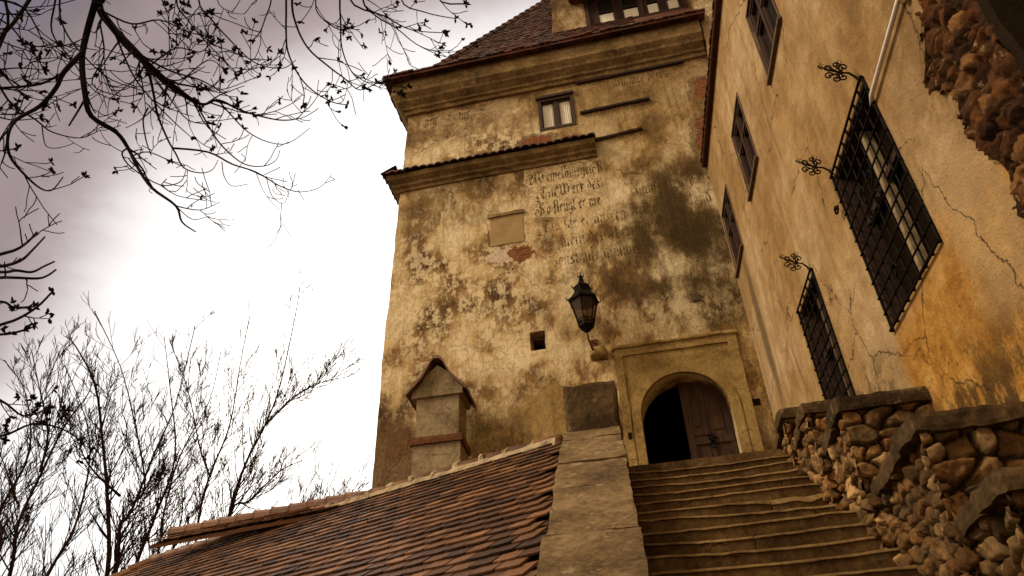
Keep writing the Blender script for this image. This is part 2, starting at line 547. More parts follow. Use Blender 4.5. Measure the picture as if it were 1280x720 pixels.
def mat_wood(name, a, c):
    b = NB(name, .7, .25)
    v = b.frame(D0, AF)
    n1 = b.noise(b.scale(v, (14, 14, .8)), 1.5, 8, .6, .4)
    n2 = b.noise(v, 3, 6, .6)
    col = b.ramp(b.math('ADD', b.mul(n1, .7), b.mul(n2, .3)), [(.38, a), (.62, c)])
    return b.done(col, n1, .006)


def mat_rock():
    b = NB('broken_masonry', .92, .12)
    v = b.geo
    n1 = b.noise(v, 2.3, 10, .75, .5); n2 = b.noise(v, 14, 9, .75)
    f = b.math('ADD', b.mul(n1, .7), b.mul(n2, .35))
    col = b.ramp(f, [(.43, (.018, .009, .005)), (.50, (.075, .032, .012)), (.56, (.19, .085, .024)), (.66, (.36, .19, .06))])
    return b.done(col, f, .09)


def mat_ink(name, c, lo, hi):
    b = NB(name, .9, .05)
    tr = b.new('ShaderNodeBsdfTransparent')
    mx = b.new('ShaderNodeMixShader')
    f = b.rng(b.math('ADD', b.mul(b.noise(b.geo, 7, 8, .75), .65), b.mul(b.noise(b.geo, 40, 4, .6), .35)), lo, hi)
    b.ln(f, mx.inputs[0]); b.ln(tr.outputs[0], mx.inputs[2]); b.ln(b.p.outputs[0], mx.inputs[1])
    b.ln(mx.outputs[0], b.out.inputs[0])
    return b.done(c)


def mat_glass(name, c=(.012, .011, .010), rough=.12):
    b = NB(name, rough, .18)
    n = b.noise(b.geo, 3, 3, .5)
    return b.done(b.mix(n, c, tuple(x * 1.8 for x in c)), n, .01)


def mat_bark(name, a, c):
    b = NB(name, .95, .1)
    n1 = b.noise(b.scale(b.geo, (6, 6, 1.5)), 3, 6, .7)
    return b.done(b.ramp(n1, [(.38, a), (.62, c)]), n1, .01)


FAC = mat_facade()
WING = mat_wing()
STEP = mat_slab('step_stone', (.040, .020, .007), (.098, .053, .018), (.18, .106, .040), .1)
NOSE = mat_slab('worn_step_edge', (.075, .042, .015), (.165, .098, .036), (.28, .178, .072), .1)
PARA = mat_slab('parapet_stone', (.055, .036, .017), (.145, .095, .046), (.28, .195, .105))
COPE = mat_slab('coping_stone', (.024, .014, .006), (.064, .038, .016), (.14, .087, .037), .2)
STONES = mat_stones()
MORTAR = mat_simple('dark_mortar', (.045, .028, .013), (.12, .078, .038), 7, .06)
FRAME_ST = mat_slab('portal_stone', (.13, .083, .028), (.27, .178, .062), (.40, .275, .11), .1)
CORN = mat_slab('cornice_stone', (.075, .045, .02), (.19, .122, .052), (.36, .25, .115), .3)
TILE = mat_tiles('clay_tile', [(.32, (.020, .0075, .0035)), (.50, (.066, .026, .010)), (.66, (.135, .058, .022)), (.80, (.25, .125, .055))])
TILE_DK = mat_tiles('old_clay_tile', [(.30, (.014, .006, .004)), (.55, (.060, .017, .011)), (.80, (.15, .047, .028))])
RIDGE = mat_tiles('ridge_tile', [(.30, (.055, .023, .012)), (.55, (.13, .052, .022)), (.80, (.22, .10, .045))])
RMORT = mat_simple('ridge_mortar', (.22, .16, .095), (.46, .36, .23), 5, .03)
WOOD = mat_wood('door_wood', (.018, .008, .0035), (.078, .036, .015))
WOODF = mat_wood('window_wood', (.018, .009, .006), (.06, .028, .016))
WOODL = mat_wood('grey_window_wood', (.06, .035, .022), (.16, .10, .06))
IRON = mat_simple('black_iron', (.003, .0022, .0018), (.010, .007, .005), 20, .004, .7, .06)
RUST = mat_simple('rusty_iron', (.05, .02, .01), (.16, .06, .02), 20, .004, .8, .2)
GLASS = mat_glass('dark_window_glass')
LGLASS = mat_glass('lantern_glass', (.05, .034, .022), .2)
_n = LGLASS.node_tree
_t = _n.nodes.new('ShaderNodeBsdfTransparent'); _t.inputs[0].default_value = (.75, .62, .45, 1)
_m = _n.nodes.new('ShaderNodeMixShader'); _m.inputs[0].default_value = .45
_pb = next(x for x in _n.nodes if x.type == 'BSDF_PRINCIPLED'); _ou = next(x for x in _n.nodes if x.type == 'OUTPUT_MATERIAL')
_n.links.new(_t.outputs[0], _m.inputs[2]); _n.links.new(_pb.outputs[0], _m.inputs[1]); _n.links.new(_m.outputs[0], _ou.inputs[0])
CURT = mat_simple('white_curtain', (.55, .50, .40), (.85, .80, .70), 9, .01, .9, .1, (6, 6, .4))
CREAM = mat_simple('cream_paint', (.20, .14, .075), (.32, .24, .14), 5, .004)
ROOMDK = mat_simple('unlit_room', (.006, .004, .0025), (.016, .010, .006), 4, .004, 1.0, 0.0)
PIPEM = mat_simple('white_plastic', (.62, .55, .50), (.78, .72, .68), 3, .002, .5, .3)
CHIM = mat_slab('chimney_render', (.10, .070, .038), (.235, .175, .10), (.36, .28, .17), .25)
BRICKB = mat_simple('brick_band', (.06, .020, .008), (.17, .062, .020), 9, .04)
ROCK = mat_rock()
INK = mat_ink('dark_lettering', (.09, .054, .022), .46, .59)
INKF = mat_ink('faded_lettering', (.10, .062, .027), .42, .55)
BARK = mat_bark('near_bark', (.006, .004, .004), (.022, .015, .012))
BARKF = mat_bark('far_bark', (.012, .006, .004), (.034, .016, .010))
GROUND = mat_simple('gravel_ground', (.05, .038, .022), (.13, .095, .055), 2.0, .03)
GUT = mat_simple('gutter_paint', (.035, .014, .008), (.09, .035, .018), 4, .006)
REPAIR = mat_simple('smooth_plaster', (.24, .155, .065), (.36, .245, .115), 2.5, .015)
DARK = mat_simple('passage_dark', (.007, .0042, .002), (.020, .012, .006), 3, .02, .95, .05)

# ------------------------------------------------------------------ ground
g = MB()
N = 40
for i in range(N + 1):
    for j in range(N + 1):
        x = (i / N * 2 - 1); y = (j / N * 2 - 1)
        X = math.copysign(abs(x) ** 2.2 * 1500, x); Y = math.copysign(abs(y) ** 2.2 * 1500, y)
        h = 0.0 if math.hypot(X, Y) < 20 else noise.noise(V((X * .02, Y * .02, 0))) * min(6, (math.hypot(X, Y) - 20) * .05) - .2
        g.v.append(V((X, Y, h)))
for i in range(N):
    for j in range(N):
        a = i * (N + 1) + j
        g.face((a, a + N + 1, a + N + 2, a + 1))
go = obj('ground', g, GROUND, smooth=True); go['kind'] = 'structure'


# ================================================================== TOWER
def wob(pts, amp, step, seed):
    """subdivide an outline and make it crumble"""
    out = []
    for i, p in enumerate(pts):
        q = pts[(i + 1) % len(pts)]
        l = math.hypot(q[0] - p[0], q[1] - p[1]); n = max(1, int(l / step))
        for j in range(n):
            t = j / n
            x = p[0] + (q[0] - p[0]) * t; y = p[1] + (q[1] - p[1]) * t
            k = V((x * 2.3 + seed, y * 2.3, seed))
            a = amp if 0 < j else amp * .3
            out.append((x + noise.noise(k) * a + noise.noise(k * 4) * a * .5, y + noise.noise(k + V((5, 5, 5))) * a))
    return out


def arch(x0, x1, zb, zs, n=20):
    c = (x0 + x1) / 2; r = (x1 - x0) / 2
    return [(x0, zb)] + [(c - r * cos(pi * i / n), zs + r * sin(pi * i / n)) for i in range(n + 1)] + [(x1, zb)]


def rect(x0, x1, z0, z1):
    return [(x0, z0), (x1, z0), (x1, z1), (x0, z1)]


ZL = 5.41                                    # landing level
tower = thing('castle_tower', 'tall weathered plaster castle tower with arched wooden door and steep tiled roof', 'tower', FD(-2, 0, -4))
DX0, DX1, DZS = -.76, .96, 7.48              # door opening
mb = MB()
outer = [(-6.36, 0), (1.9, 0), (1.9, 13.6), (2.45, 13.6), (2.45, 18.6), (-5.93, 18.6), (-6.06, 15), (-6.22, 10.2)]
out2 = []
for i, p in enumerate(outer):
    q = outer[(i + 1) % len(outer)]
    if p[0] < -5 and q[0] < -5:
        n = max(1, int(math.hypot(q[0] - p[0], q[1] - p[1]) / .22))
        for j in range(n):
            t = j / n; x = p[0] + (q[0] - p[0]) * t; z = p[1] + (q[1] - p[1]) * t
            out2.append((x + noise.noise(V((z * 1.1, 3, 0))) * .05 + noise.noise(V((z * 5, 8, 0))) * .022, z))
    else:
        out2.append(p)
hole = wob(rect(-2.86, -2.53, 9.34, 9.80), .02, .12, 3)
win = rect(-2.25, -1.28, 15.90, 17.10)
mb.plate(FD, out2, [arch(DX0, DX1, 4.9, DZS), hole, win], 0, -.6)
mb.box(FD, -6.32, -5.75, 0, 14.9, -8.6, -.6)
mb.box(FD, -6.0, -5.5, 14.9, 18.6, -8.6, -.6)
mb.box(FD, 1.85, 2.4, 0, 18.6, -8.6, -.6)
mb.box(FD, -6.3, 2.4, 0, 18.6, -9.1, -8.6)
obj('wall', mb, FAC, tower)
for zf in (18.2, 9.0, 5.25):
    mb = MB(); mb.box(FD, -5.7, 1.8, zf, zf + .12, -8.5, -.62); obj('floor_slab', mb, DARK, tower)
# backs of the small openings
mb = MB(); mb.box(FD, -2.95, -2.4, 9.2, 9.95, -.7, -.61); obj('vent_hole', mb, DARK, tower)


def cornice(prof, sl, sr, depth, nm, mat, par, amp=.012):
    """moulding swept along the front and round the left corner"""
    b = MB()
    st = []
    nb, nfr = 10, 44
    for i in range(nb):
        st.append(('s', -depth + depth * i / nb))
    for i in range(nfr + 1):
        st.append(('f', i / nfr))
    rows = []
    for kind, t in st:
        r = []
        for o, z in prof:
            s0 = sl - o
            if kind == 's':
                s, d = s0, -depth + (depth + o) * ((t + depth) / depth)
            else:
                s, d = s0 + (sr - s0) * t, o
            p = FD(s, z, d)
            p += noise.noise_vector(p * 3.5) * amp + noise.noise_vector(p * 11) * amp * .6 + V((0, 0, noise.noise(V((s * .5, 1, z * .1))) * .02))
            r.append(len(b.v)); b.v.append(p)
        rows.append(r)
    n = len(prof)
    for a, c in zip(rows, rows[1:]):
        for j in range(n):
            b.face((a[j], c[j], c[(j + 1) % n], a[(j + 1) % n]))
    b.face(tuple(rows[0])); b.face(tuple(reversed(rows[-1])))
    return obj(nm, b, mat, par)


# lower cornice with its little strip of tiles (left two thirds of the wall)
lowc = cornice([(-.05, 14.62), (.05, 14.62), (.07, 14.70), (.14, 14.74), (.14, 14.82), (.26, 14.90), (.28, 14.98), (.28, 15.05), (-.05, 15.10)], -6.1, -.86, 4.2, 'lower_cornice', CORN, tower)


def tile_strip(par, sl, sr, z, o0, o1, rise, w, nm, mat):
    b = MB()
    s = sl - o1
    i = 0
    while s < sr:
        zz = z + random.uniform(-.012, .012); dd = random.uniform(-.02, .02); ww = w * random.uniform(.97, 1.0)
        if random.random() < .05:
            dd -= .05
        rows = []
        for d, h in ((o1 + dd, 0), (o0, rise)):
            q = []
            for j in range(6):
                a = pi * j / 5
                q.append(FD(s + ww * .5 - ww * .52 * cos(a), zz + h + ww * .34 * sin(a), d))
            for j in range(6):
                a = pi * (5 - j) / 5
                q.append(FD(s + ww * .5 - ww * .40 * cos(a), zz + h + ww * .24 * sin(a) - .015, d))
            rows.append([len(b.v) + x for x in range(12)]); b.v += q
        for j in range(12):
            b.face((rows[0][j], rows[0][(j + 1) % 12], rows[1][(j + 1) % 12], rows[1][j]))
        b.face(tuple(rows[0])); b.face(tuple(rows[1]))
        s += w; i += 1
    # return along the left flank
    d = o1
    while d > -3.5:
        rows = []
        for so_, h in ((sl - o1 + random.uniform(-.02, .02), 0), (sl - o0, rise)):
            q = []
            for j in range(6):
                a = pi * j / 5
                q.append(FD(so_, z + h + w * .34 * sin(a), d - w * .5 + w * .52 * cos(a)))
            rows.append([len(b.v) + x for x in range(6)]); b.v += q
        for j in range(5):
            b.face((rows[0][j], rows[0][j + 1], rows[1][j + 1], rows[1][j]))
        d -= w
    return obj(nm, b, mat, par)


tile_strip(lowc, -6.1, -.9, 15.04, .0, .40, .20, .21, 'tile_course', TILE_DK)

# main cornice and eaves
mainc = cornice([(-.05, 17.50), (.08, 17.50), (.10, 17.60), (.16, 17.63), (.16, 17.72), (.30, 17.84), (.32, 17.92), (.42, 18.05), (.42, 18.16), (.40, 18.60), (-.05, 18.62)], -5.95, 2.35, 8.5, 'main_cornice', CORN, tower, .016)

# roof: a flat skirt of tiles, then the steep spire
EZ = 18.62


def roof_tiles(b, fr, wid, hgt, tw, th, thick=.02, inside=None, jit=1.0, lift=.03):
    """overlapping plain tiles on a plane; fr(u, v, w): along the eaves, up the slope, off the plane"""
    rows = int(hgt / th) + 1
    for r in range(rows):
        v0 = r * th
        u = (-.5 if r % 2 else 0.0) * tw - random.uniform(0, .1) * tw
        while u < wid:
            uu = u + random.uniform(-.01, .01) * jit; vv = v0 + random.uniform(-.012, .012) * jit
            if inside is None or inside(uu + tw / 2, vv + th / 2):
                l0 = lift + random.uniform(-.006, .012) * jit; l1 = random.uniform(0, .004); tl = random.uniform(-.006, .006) * jit
                g_ = tw * .47
                c = uu + tw / 2
                n = len(b.v)
                for (du, dv, w0) in ((-g_, .02 * th, l0 + tl), (-g_ * .4, -.03 * th, l0 + tl * .4), (g_ * .4, -.03 * th, l0 - tl * .4), (g_, .02 * th, l0 - tl), (g_, th * 1.55, l1), (-g_, th * 1.55, l1)):
                    b.v.append(V(fr(c + du, vv + dv, w0 + thick)))
                for (du, dv, w0) in ((-g_, .02 * th, l0 + tl), (-g_ * .4, -.03 * th, l0 + tl * .4), (g_ * .4, -.03 * th, l0 - tl * .4), (g_, .02 * th, l0 - tl), (g_, th * 1.55, l1), (-g_, th * 1.55, l1)):
                    b.v.append(V(fr(c + du, vv + dv, w0)))
                b.face(tuple(n + i for i in range(6))); b.face(tuple(n + 11 - i for i in range(6)))
                for i in range(6):
                    j = (i + 1) % 6
                    b.face((n + i, n + j, n + 6 + j, n + 6 + i))
            u += tw
    return b


OV = .62                                           # overhang of the eaves
roof = MB()
e_ls = -5.95 - OV
# skirt
pts_in_s, pts_in_d, pts_in_z = -5.12, .20, 19.12
a, b_, c, d = FD(e_ls, EZ, OV), FD(2.5, EZ, OV), FD(2.5, pts_in_z, pts_in_d), FD(pts_in_s, pts_in_z, pts_in_d)
A2, D2 = FD(e_ls, EZ, -9.5), FD(pts_in_s, pts_in_z, -9.0)
for q in ((a, b_, c, d), (a, d, D2, A2)):
    roof.quad(*q)
    off = V((0, 0, .09))
    roof.quad(*[p - off for p in q])
roof.quad(a, b_, b_ - V((0, 0, .09)), a - V((0, 0, .09)))
roof.quad(a, A2, A2 - V((0, 0, .09)), a - V((0, 0, .09)))
# steep body under the tiles
APX = FD(1.1, 30.2, -4.6)
q = [FD(pts_in_s, pts_in_z, pts_in_d), FD(2.5, pts_in_z, pts_in_d), FD(2.5, pts_in_z, -9), FD(pts_in_s, pts_in_z, -9)]
for i in range(4):
    n = len(roof.v); roof.v += [q[i], q[(i + 1) % 4], APX]; roof.face((n, n + 1, n + 2))
troof = obj('roof', roof, TILE_DK, tower)
# tiles on the steep front slope
P0, P1 = q[0], q[1]
uax = (P1 - P0).normalized(); mid = APX - P0; mid = mid - uax * mid.dot(uax); vax = mid.normalized(); wax = uax.cross(vax)
if wax.dot(NF) < 0:
    wax = -wax
apu = (APX - P0).dot(uax); Hs = mid.length; Wd = (P1 - P0).length
tb = MB()
roof_tiles(tb, lambda u, v, w: P0 + uax * u + vax * v + wax * w, Wd, 9.5, .17, .15, .014, lambda u, v: u > apu * v / Hs - .05 and u < 5.8, 1.2, .028)
obj('roof_tiles', tb, TILE_DK, troof)
# tiles at the edge of the eaves
tb = MB()
s = e_ls
while s < 2.45:
    w = .19
    tb.box(FD, s, s + w * .93, EZ - .005 + random.uniform(-.012, .015), EZ + .045, .25, OV + .06 + random.uniform(-.03, .03))
    s += w
d = OV
while d > -9:
    tb.box(lambda a_, z_, d_: FD(a_, z_, d_), e_ls - .05 + random.uniform(-.02, .02), e_ls + .4, EZ + random.uniform(-.01, .01), EZ + .045, d - .18, d)
    d -= .19
obj('eaves_tiles', tb, TILE_DK, troof)
# hip tiles up the left hip
tb = MB()
hp0, hp1 = P0, APX
nh = 34
for i in range(nh):
    t0, t1 = i / nh, (i + 1.15) / nh
    tb.tube([hp0.lerp(hp1, t0) + V((0, 0, .02)), hp0.lerp(hp1, t1)], [.13, .09], 8)
obj('hip_tiles', tb, TILE_DK, troof)

# dormer in the roof
DPL = -.25
dorm = MB()
dorm.plate(FD, [(-1.75, 18.9), (-.62, 18.9), (-.62, 21.2), (-.80, 24), (-1.55, 24), (-1.60, 21)], [], DPL + .05, -3.5)
dorm.box(FD, 2.32, 2.75, 18.7, 24, -3.5, DPL + .08)
dormer = obj('dormer', dorm, FAC, tower)
mb = MB()
mb.box(FD, -.62, 2.32, 19.14, 21.27, DPL - .25, DPL)              # boarding behind
for s0, s1 in ((-.62, -.50), (.98, 1.10), (2.18, 2.32)):
    mb.box(FD, s0, s1, 19.02, 21.72, DPL, DPL + .07)
mb.box(FD, -.62, 2.32, 19.87, 20.02, DPL, DPL + .09)
mb.box(FD, -.62, 2.32, 21.27, 21.42, DPL, DPL + .09)
obj('timber_front', mb, WOODF, dormer)
mb = MB()
mb.plate(FD, [(-.58, 19.68), (1.6, 19.68), (1.6, 19.81), (-.58, 19.81)], [], DPL + .16, DPL)
obj('window_sill', mb, CREAM, dormer)
mb = MB()
n = 12
for i in range(n):
    s0 = -1.0 + i * 3.6 / n
    mb.box(FD, s0, s0 + 3.6 / n - .01, 21.32 + random.uniform(-.02, .02), 21.40, -.3, .72 + random.uniform(-.03, .03))
mb.box(FD, -1.05, 2.65, 21.42, 21.54, -3.6, .8)
obj('dormer_roof', mb, TILE_DK, dormer)
for s0 in (-.28, .44, 1.14, 1.72):
    w = .56 if s0 < 1 else .44
    mb = MB()
    mb.plate(FD, rect(s0, s0 + w, 20.04, 21.24), [rect(s0 + .06, s0 + w - .06, 20.10, 21.18)], DPL + .06, DPL)
    mb.box(FD, s0 + .06, s0 + w - .06, 20.62, 20.65, DPL + .02, DPL + .05)
    wf = obj('window', mb, WOODF, dormer)
    mb = MB(); mb.box(FD, s0 + .06, s0 + w - .06, 20.10, 21.18, DPL + .003, DPL + .016)
    obj('pane', mb, GLASS, wf)
    mb = MB(); mb.box(FD, s0 + .075, s0 + w - .075, 20.12, 20.54, DPL + .018, DPL + .028)
    obj('curtain', mb, CURT, wf)

# window of the upper storey
mb = MB()
x0, x1, z0, z1 = -2.25, -1.28, 15.90, 17.10
mb.plate(FD, rect(x0, x1, z0, z1), [rect(x0 + .08, x1 - .08, z0 + .08, z1 - .10)], .02, -.16)
mb.box(FD, (x0 + x1) / 2 - .06, (x0 + x1) / 2 + .06, z0 + .08, z1 - .10, -.15, -.03)
mb.box(FD, x0 - .05, x1 + .03, z1, z1 + .09, -.1, .07)
tw = obj('window', mb, WOODF, tower)
for a0, a1 in ((x0 + .08, (x0 + x1) / 2 - .06), ((x0 + x1) / 2 + .06, x1 - .08)):
    mb = MB(); mb.plate(FD, rect(a0, a1, z0 + .08, z1 - .1), [rect(a0 + .035, a1 - .035, z0 + .12, z1 - .14)], -.04, -.08)
    obj('casement', mb, WOODF, tw)
    mb = MB()
    nn = 14
    for i in range(nn):
        t0, t1 = a0 + (a1 - a0) * i / nn, a0 + (a1 - a0) * (i + 1) / nn
        da, db = -.10 + (.018 if i % 2 else 0), -.10 + (0 if i % 2 else .018)
        mb.quad(FD(t0, z0 + .08, da), FD(t1, z0 + .08, db), FD(t1, z1 - .1, db), FD(t0, z1 - .1, da))
    obj('curtain', mb, CURT, tw)
mb = MB(); mb.box(FD, x0, x1, z0, z1, -.5, -.45); obj('backing', mb, DARK, tw)

# rusty battens left in the wall
for s0, s1, za, zb in ((-1.15, .68, 16.26, 16.30), (-.96, .35, 15.16, 15.27), (-1.14, 1.75, 17.44, 17.46)):
    mb = MB()
    pts = [FD(s0 + (s1 - s0) * i / 8, za + (zb - za) * i / 8 + random.uniform(-.008, .008), .05) for i in range(9)]
    mb.tube(pts, [.05 + random.uniform(-.006, .006) for _ in pts], 6)
    obj('batten', mb, WOODF, tower)

# walled-up window
mb = MB(); mb.plate(FD, wob(rect(-3.68, -2.85, 12.33, 13.2), .03, .12, 8), [], .015, -.01)
obj('walled_up_window', mb, REPAIR, tower, label='smooth walled-up window patch with broken plaster under it')
mb = MB(); mb.rough(FD, -3.72, -2.80, 13.2, 13.3, -.02, .05, 8, 2, 2, .02, 6, 4)
obj('lintel', mb, CORN, tower)
# worn stone console beside the lantern
mb = MB(); mb.rough(FD, -1.60, -1.25, 8.86, 9.10, -.1, .26, 5, 5, 5, .03, 4, 2, .06)
obj('stone_bracket', mb, FRAME_ST, tower, smooth=True)
mb = MB(); mb.rough(FD, -1.58, -1.08, 6.6, 8.84, -.1, .07, 5, 14, 2, .03, 3, 6, .02)
obj('wall_pier', mb, FAC, tower)
mb = MB(); mb.rough(FD, .66, .84, 9.95, 10.12, -.05, .04, 3, 3, 2, .01, 6, 1, .01)
obj('iron_plate', mb, MORTAR, tower)

# the doorway
ds = MB()
ds.plate(FD, rect(-.98, 1.18, 4.9, 8.88), [arch(DX0, DX1, 4.9, DZS)], .05, -.02)
portal = obj('door_surround', ds, FRAME_ST, tower)
mb = MB()
mb.plate(FD, wob([(-1.12, 4.9), (-.96, 4.9), (-.96, 8.86), (1.16, 8.86), (1.16, 4.9), (1.34, 4.9), (1.34, 9.04), (-1.12, 9.04)], .016, .15, 5), [], .085, -.02)
mb.rough(FD, -1.16, 1.38, 9.03, 9.10, -.02, .13, 26, 2, 3, .014, 4, 3, .012)
obj('outer_moulding', mb, FRAME_ST, portal)
mb = MB()
ri, ro = arch(DX0 + .0, DX1 - .0, 4.9, DZS, 24), arch(DX0 - .17, DX1 + .17, 4.9, DZS, 24)
mb.plate(FD, ro + list(reversed(ri)), [], .075, .052)
obj('arch_ring', mb, FRAME_ST, portal)
for s0, s1, zz in ((-1.06, -.98, 7.05), (1.36, 1.5, 7.45)):
    mb = MB(); mb.plate(FD, rect(s0, s1, zz, zz + .14), [], .089, .06) if s0 < 0 else mb.plate(FD, rect(s0, s1, zz, zz + .14), [], .006, -.05)
    obj('bolt_socket', mb, DARK, portal)
# passage behind the door
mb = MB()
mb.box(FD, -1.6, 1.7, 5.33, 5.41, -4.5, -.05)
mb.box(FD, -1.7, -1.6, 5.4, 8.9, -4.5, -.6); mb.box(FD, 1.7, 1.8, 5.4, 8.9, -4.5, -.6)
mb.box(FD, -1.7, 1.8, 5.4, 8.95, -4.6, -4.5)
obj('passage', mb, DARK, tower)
# right leaf, closed; the left one stands open inside
lf = MB()
c_, r_ = (DX0 + DX1) / 2, (DX1 - DX0) / 2 + .04
leaf = [(.06, 5.42), (DX1 + .02, 5.42), (DX1 + .02, DZS)]
for i in range(13):
    a = pi / 2 * i / 12
    x = c_ + r_ * cos(a); z = DZS + r_ * sin(a)
    if x > .06:
        leaf.append((x, z))
leaf.append((.06, DZS + math.sqrt(max(0, r_ ** 2 - (.06 - c_) ** 2))))
lf.plate(FD, leaf, [], -.42, -.50)
door = obj('door', lf, WOOD, tower, label='dark wooden door leaf with raised panels and iron knocker')
mb = MB()
for x0_, x1_, z0_, z1_ in ((.06, .20, 5.45, 8.2), (.40, .50, 7.15, 8.2), (.84, .94, 5.45, 7.6), (.48, .56, 5.45, 6.95)):
    mb.box(FD, x0_, x1_, z0_, z1_, -.419, -.395)
mb.box(FD, .20, .94, 6.97, 7.10, -.418, -.385); mb.box(FD, .2, .94, 5.44, 5.62, -.418, -.394)
mb.box(FD, .2, .40, 7.16, 7.22, -.418, -.40); mb.box(FD, .24, .36, 7.35, 8.0, -.418, -.402); mb.box(FD, .56, .78, 7.25, 7.9, -.418, -.402)
mb.box(FD, .24, .44, 5.75, 6.8, -.418, -.404); mb.box(FD, .6, .8, 5.75, 6.8, -.418, -.404)
obj('door_panel', mb, WOOD, door)
mb = MB()
kc = (.52, 7.06)
for i in range(8):
    a = 2 * pi * i / 8
    mb.tube([FD(kc[0], kc[1], -.37), FD(kc[0] + .09 * cos(a), kc[1] + .12 * sin(a), -.36)], [.022, .012], 5)
mb.tube([FD(kc[0] + .05 * cos(2 * pi * i / 14), kc[1] - .13 + .08 * sin(2 * pi * i / 14), -.34) for i in range(15)], .014, 5)
obj('knocker', mb, IRON, door)

# ---------- blackletter, written with a broad nib
NIBA = R(38)
GL = {
    'm': (1.05, [[(.0, .92), (.1, .98), (.17, .88), (.17, .1), (.27, .0)], [(.17, .8), (.42, 1.0), (.5, .88), (.5, .1), (.6, .0)], [(.5, .8), (.75, 1.0), (.84, .88), (.84, .1), (.95, .0)]]),
    'n': (.74, [[(.0, .92), (.1, .98), (.17, .88), (.17, .1), (.27, .0)], [(.17, .8), (.42, 1.0), (.52, .88), (.52, .1), (.63, .0)]]),
    'u': (.74, [[(.05, .95), (.17, .88), (.17, .15), (.3, .0), (.5, .2)], [(.42, .95), (.52, .88), (.52, .1), (.63, .0)]]),
    'i': (.42, [[(.05, .95), (.17, .88), (.17, .1), (.28, .0)], [(.12, 1.25), (.22, 1.32)]]),
    'r': (.55, [[(.05, .95), (.17, .88), (.17, .1), (.28, .0)], [(.17, .8), (.36, 1.0), (.46, .86)]]),
    'e': (.56, [[(.3, .98), (.15, .85), (.15, .2), (.28, .0), (.46, .14)], [(.18, .9), (.34, 1.0), (.44, .74), (.15, .46)]]),
    'c': (.52, [[(.28, .98), (.14, .85), (.14, .2), (.28, .0), (.44, .14)], [(.2, .92), (.36, 1.0), (.42, .86)]]),
    'l': (.42, [[(.08, 1.6), (.18, 1.52), (.18, .1), (.3, .0)]]),
    't': (.46, [[(.2, 1.3), (.2, .15), (.32, .0), (.4, .1)], [(.04, .92), (.4, .98)]]),
    'b': (.66, [[(.08, 1.6), (.17, 1.5), (.17, .12), (.3, .0), (.5, .2), (.5, .75), (.38, .98), (.17, .78)]]),
    'd': (.64, [[(.3, .95), (.13, .75), (.13, .2), (.28, .0), (.48, .2), (.48, .8), (.2, 1.45)]]),
    'f': (.5, [[(.46, 1.5), (.3, 1.58), (.2, 1.4), (.2, -.2)], [(.04, .92), (.44, .98)]]),
    'g': (.66, [[(.3, .95), (.14, .75), (.14, .2), (.28, .05), (.48, .22)], [(.3, .95), (.5, .9), (.5, -.15), (.32, -.42), (.1, -.3)]]),
    's': (.54, [[(.42, .88), (.26, 1.0), (.14, .76), (.4, .36), (.34, .06), (.2, .0), (.08, .14)]]),
    'k': (.6, [[(.08, 1.6), (.17, 1.5), (.17, .1), (.27, .0)], [(.17, .6), (.4, 1.0), (.46, .8), (.22, .55), (.46, .1), (.56, .0)]]),
    'a': (.62, [[(.12, .85), (.3, 1.0), (.46, .85), (.46, .1), (.56, .0)], [(.46, .5), (.2, .45), (.12, .2), (.24, .0), (.46, .2)]]),
    'o': (.62, [[(.3, 1.0), (.13, .8), (.13, .2), (.3, .0), (.48, .2), (.48, .8), (.3, 1.0)]]),
    'p': (.64, [[(.05, .95), (.17, .88), (.17, -.45)], [(.17, .8), (.36, 1.0), (.5, .8), (.5, .2), (.32, .0), (.17, .12)]]),
    ':': (.3, [[(.1, .3), (.18, .36)], [(.1, .75), (.18, .8)]]),
    'A': (1.0, [[(-.1, .5), (.05, .9), (.3, 1.5), (.12, .1), (-.05, .0)], [(.3, 1.5), (.6, 1.2), (.66, .1), (.8, .0)], [(.2, .6), (.62, .62)]]),
    'W': (1.75, [[(-.45, .1), (-.62, .5), (-.45, .95), (-.15, 1.15), (-.1, .8), (-.35, .55), (-.3, 1.3), (.1, 1.55), (.28, 1.3), (.22, .3), (.45, .0), (.75, .3), (.72, 1.35)], [(.45, 1.5), (.78, 1.35), (.8, .3), (1.0, .0), (1.3, .35), (1.32, 1.0), (1.1, 1.45)], [(-.65, .05), (-.2, -.15), (.25, .1)]]),
    'E': (1.05, [[(.75, 1.3), (.5, 1.55), (.2, 1.3), (.1, .7), (.25, .1), (.55, .0), (.8, .25)], [(.1, .75), (.65, .85)], [(-.35, .0), (-.5, .45), (-.25, .8), (.1, .7)], [(-.55, -.2), (-.1, -.4), (.35, -.15), (.5, 1.5)], [(-.3, 1.35), (.1, 1.6), (.5, 1.45)]]),
    'S': (1.15, [[(.8, 1.25), (.55, 1.55), (.2, 1.35), (.25, .95), (.7, .65), (.75, .2), (.45, -.05), (.05, .1)], [(.05, .1), (-.35, -.1), (-.55, .3), (-.3, .75), (.05, .55), (-.15, .3)], [(-.4, 1.1), (-.1, 1.5), (.35, 1.55)], [(.35, 1.4), (.35, .1)]]),
    ' ': (.4, []),
}


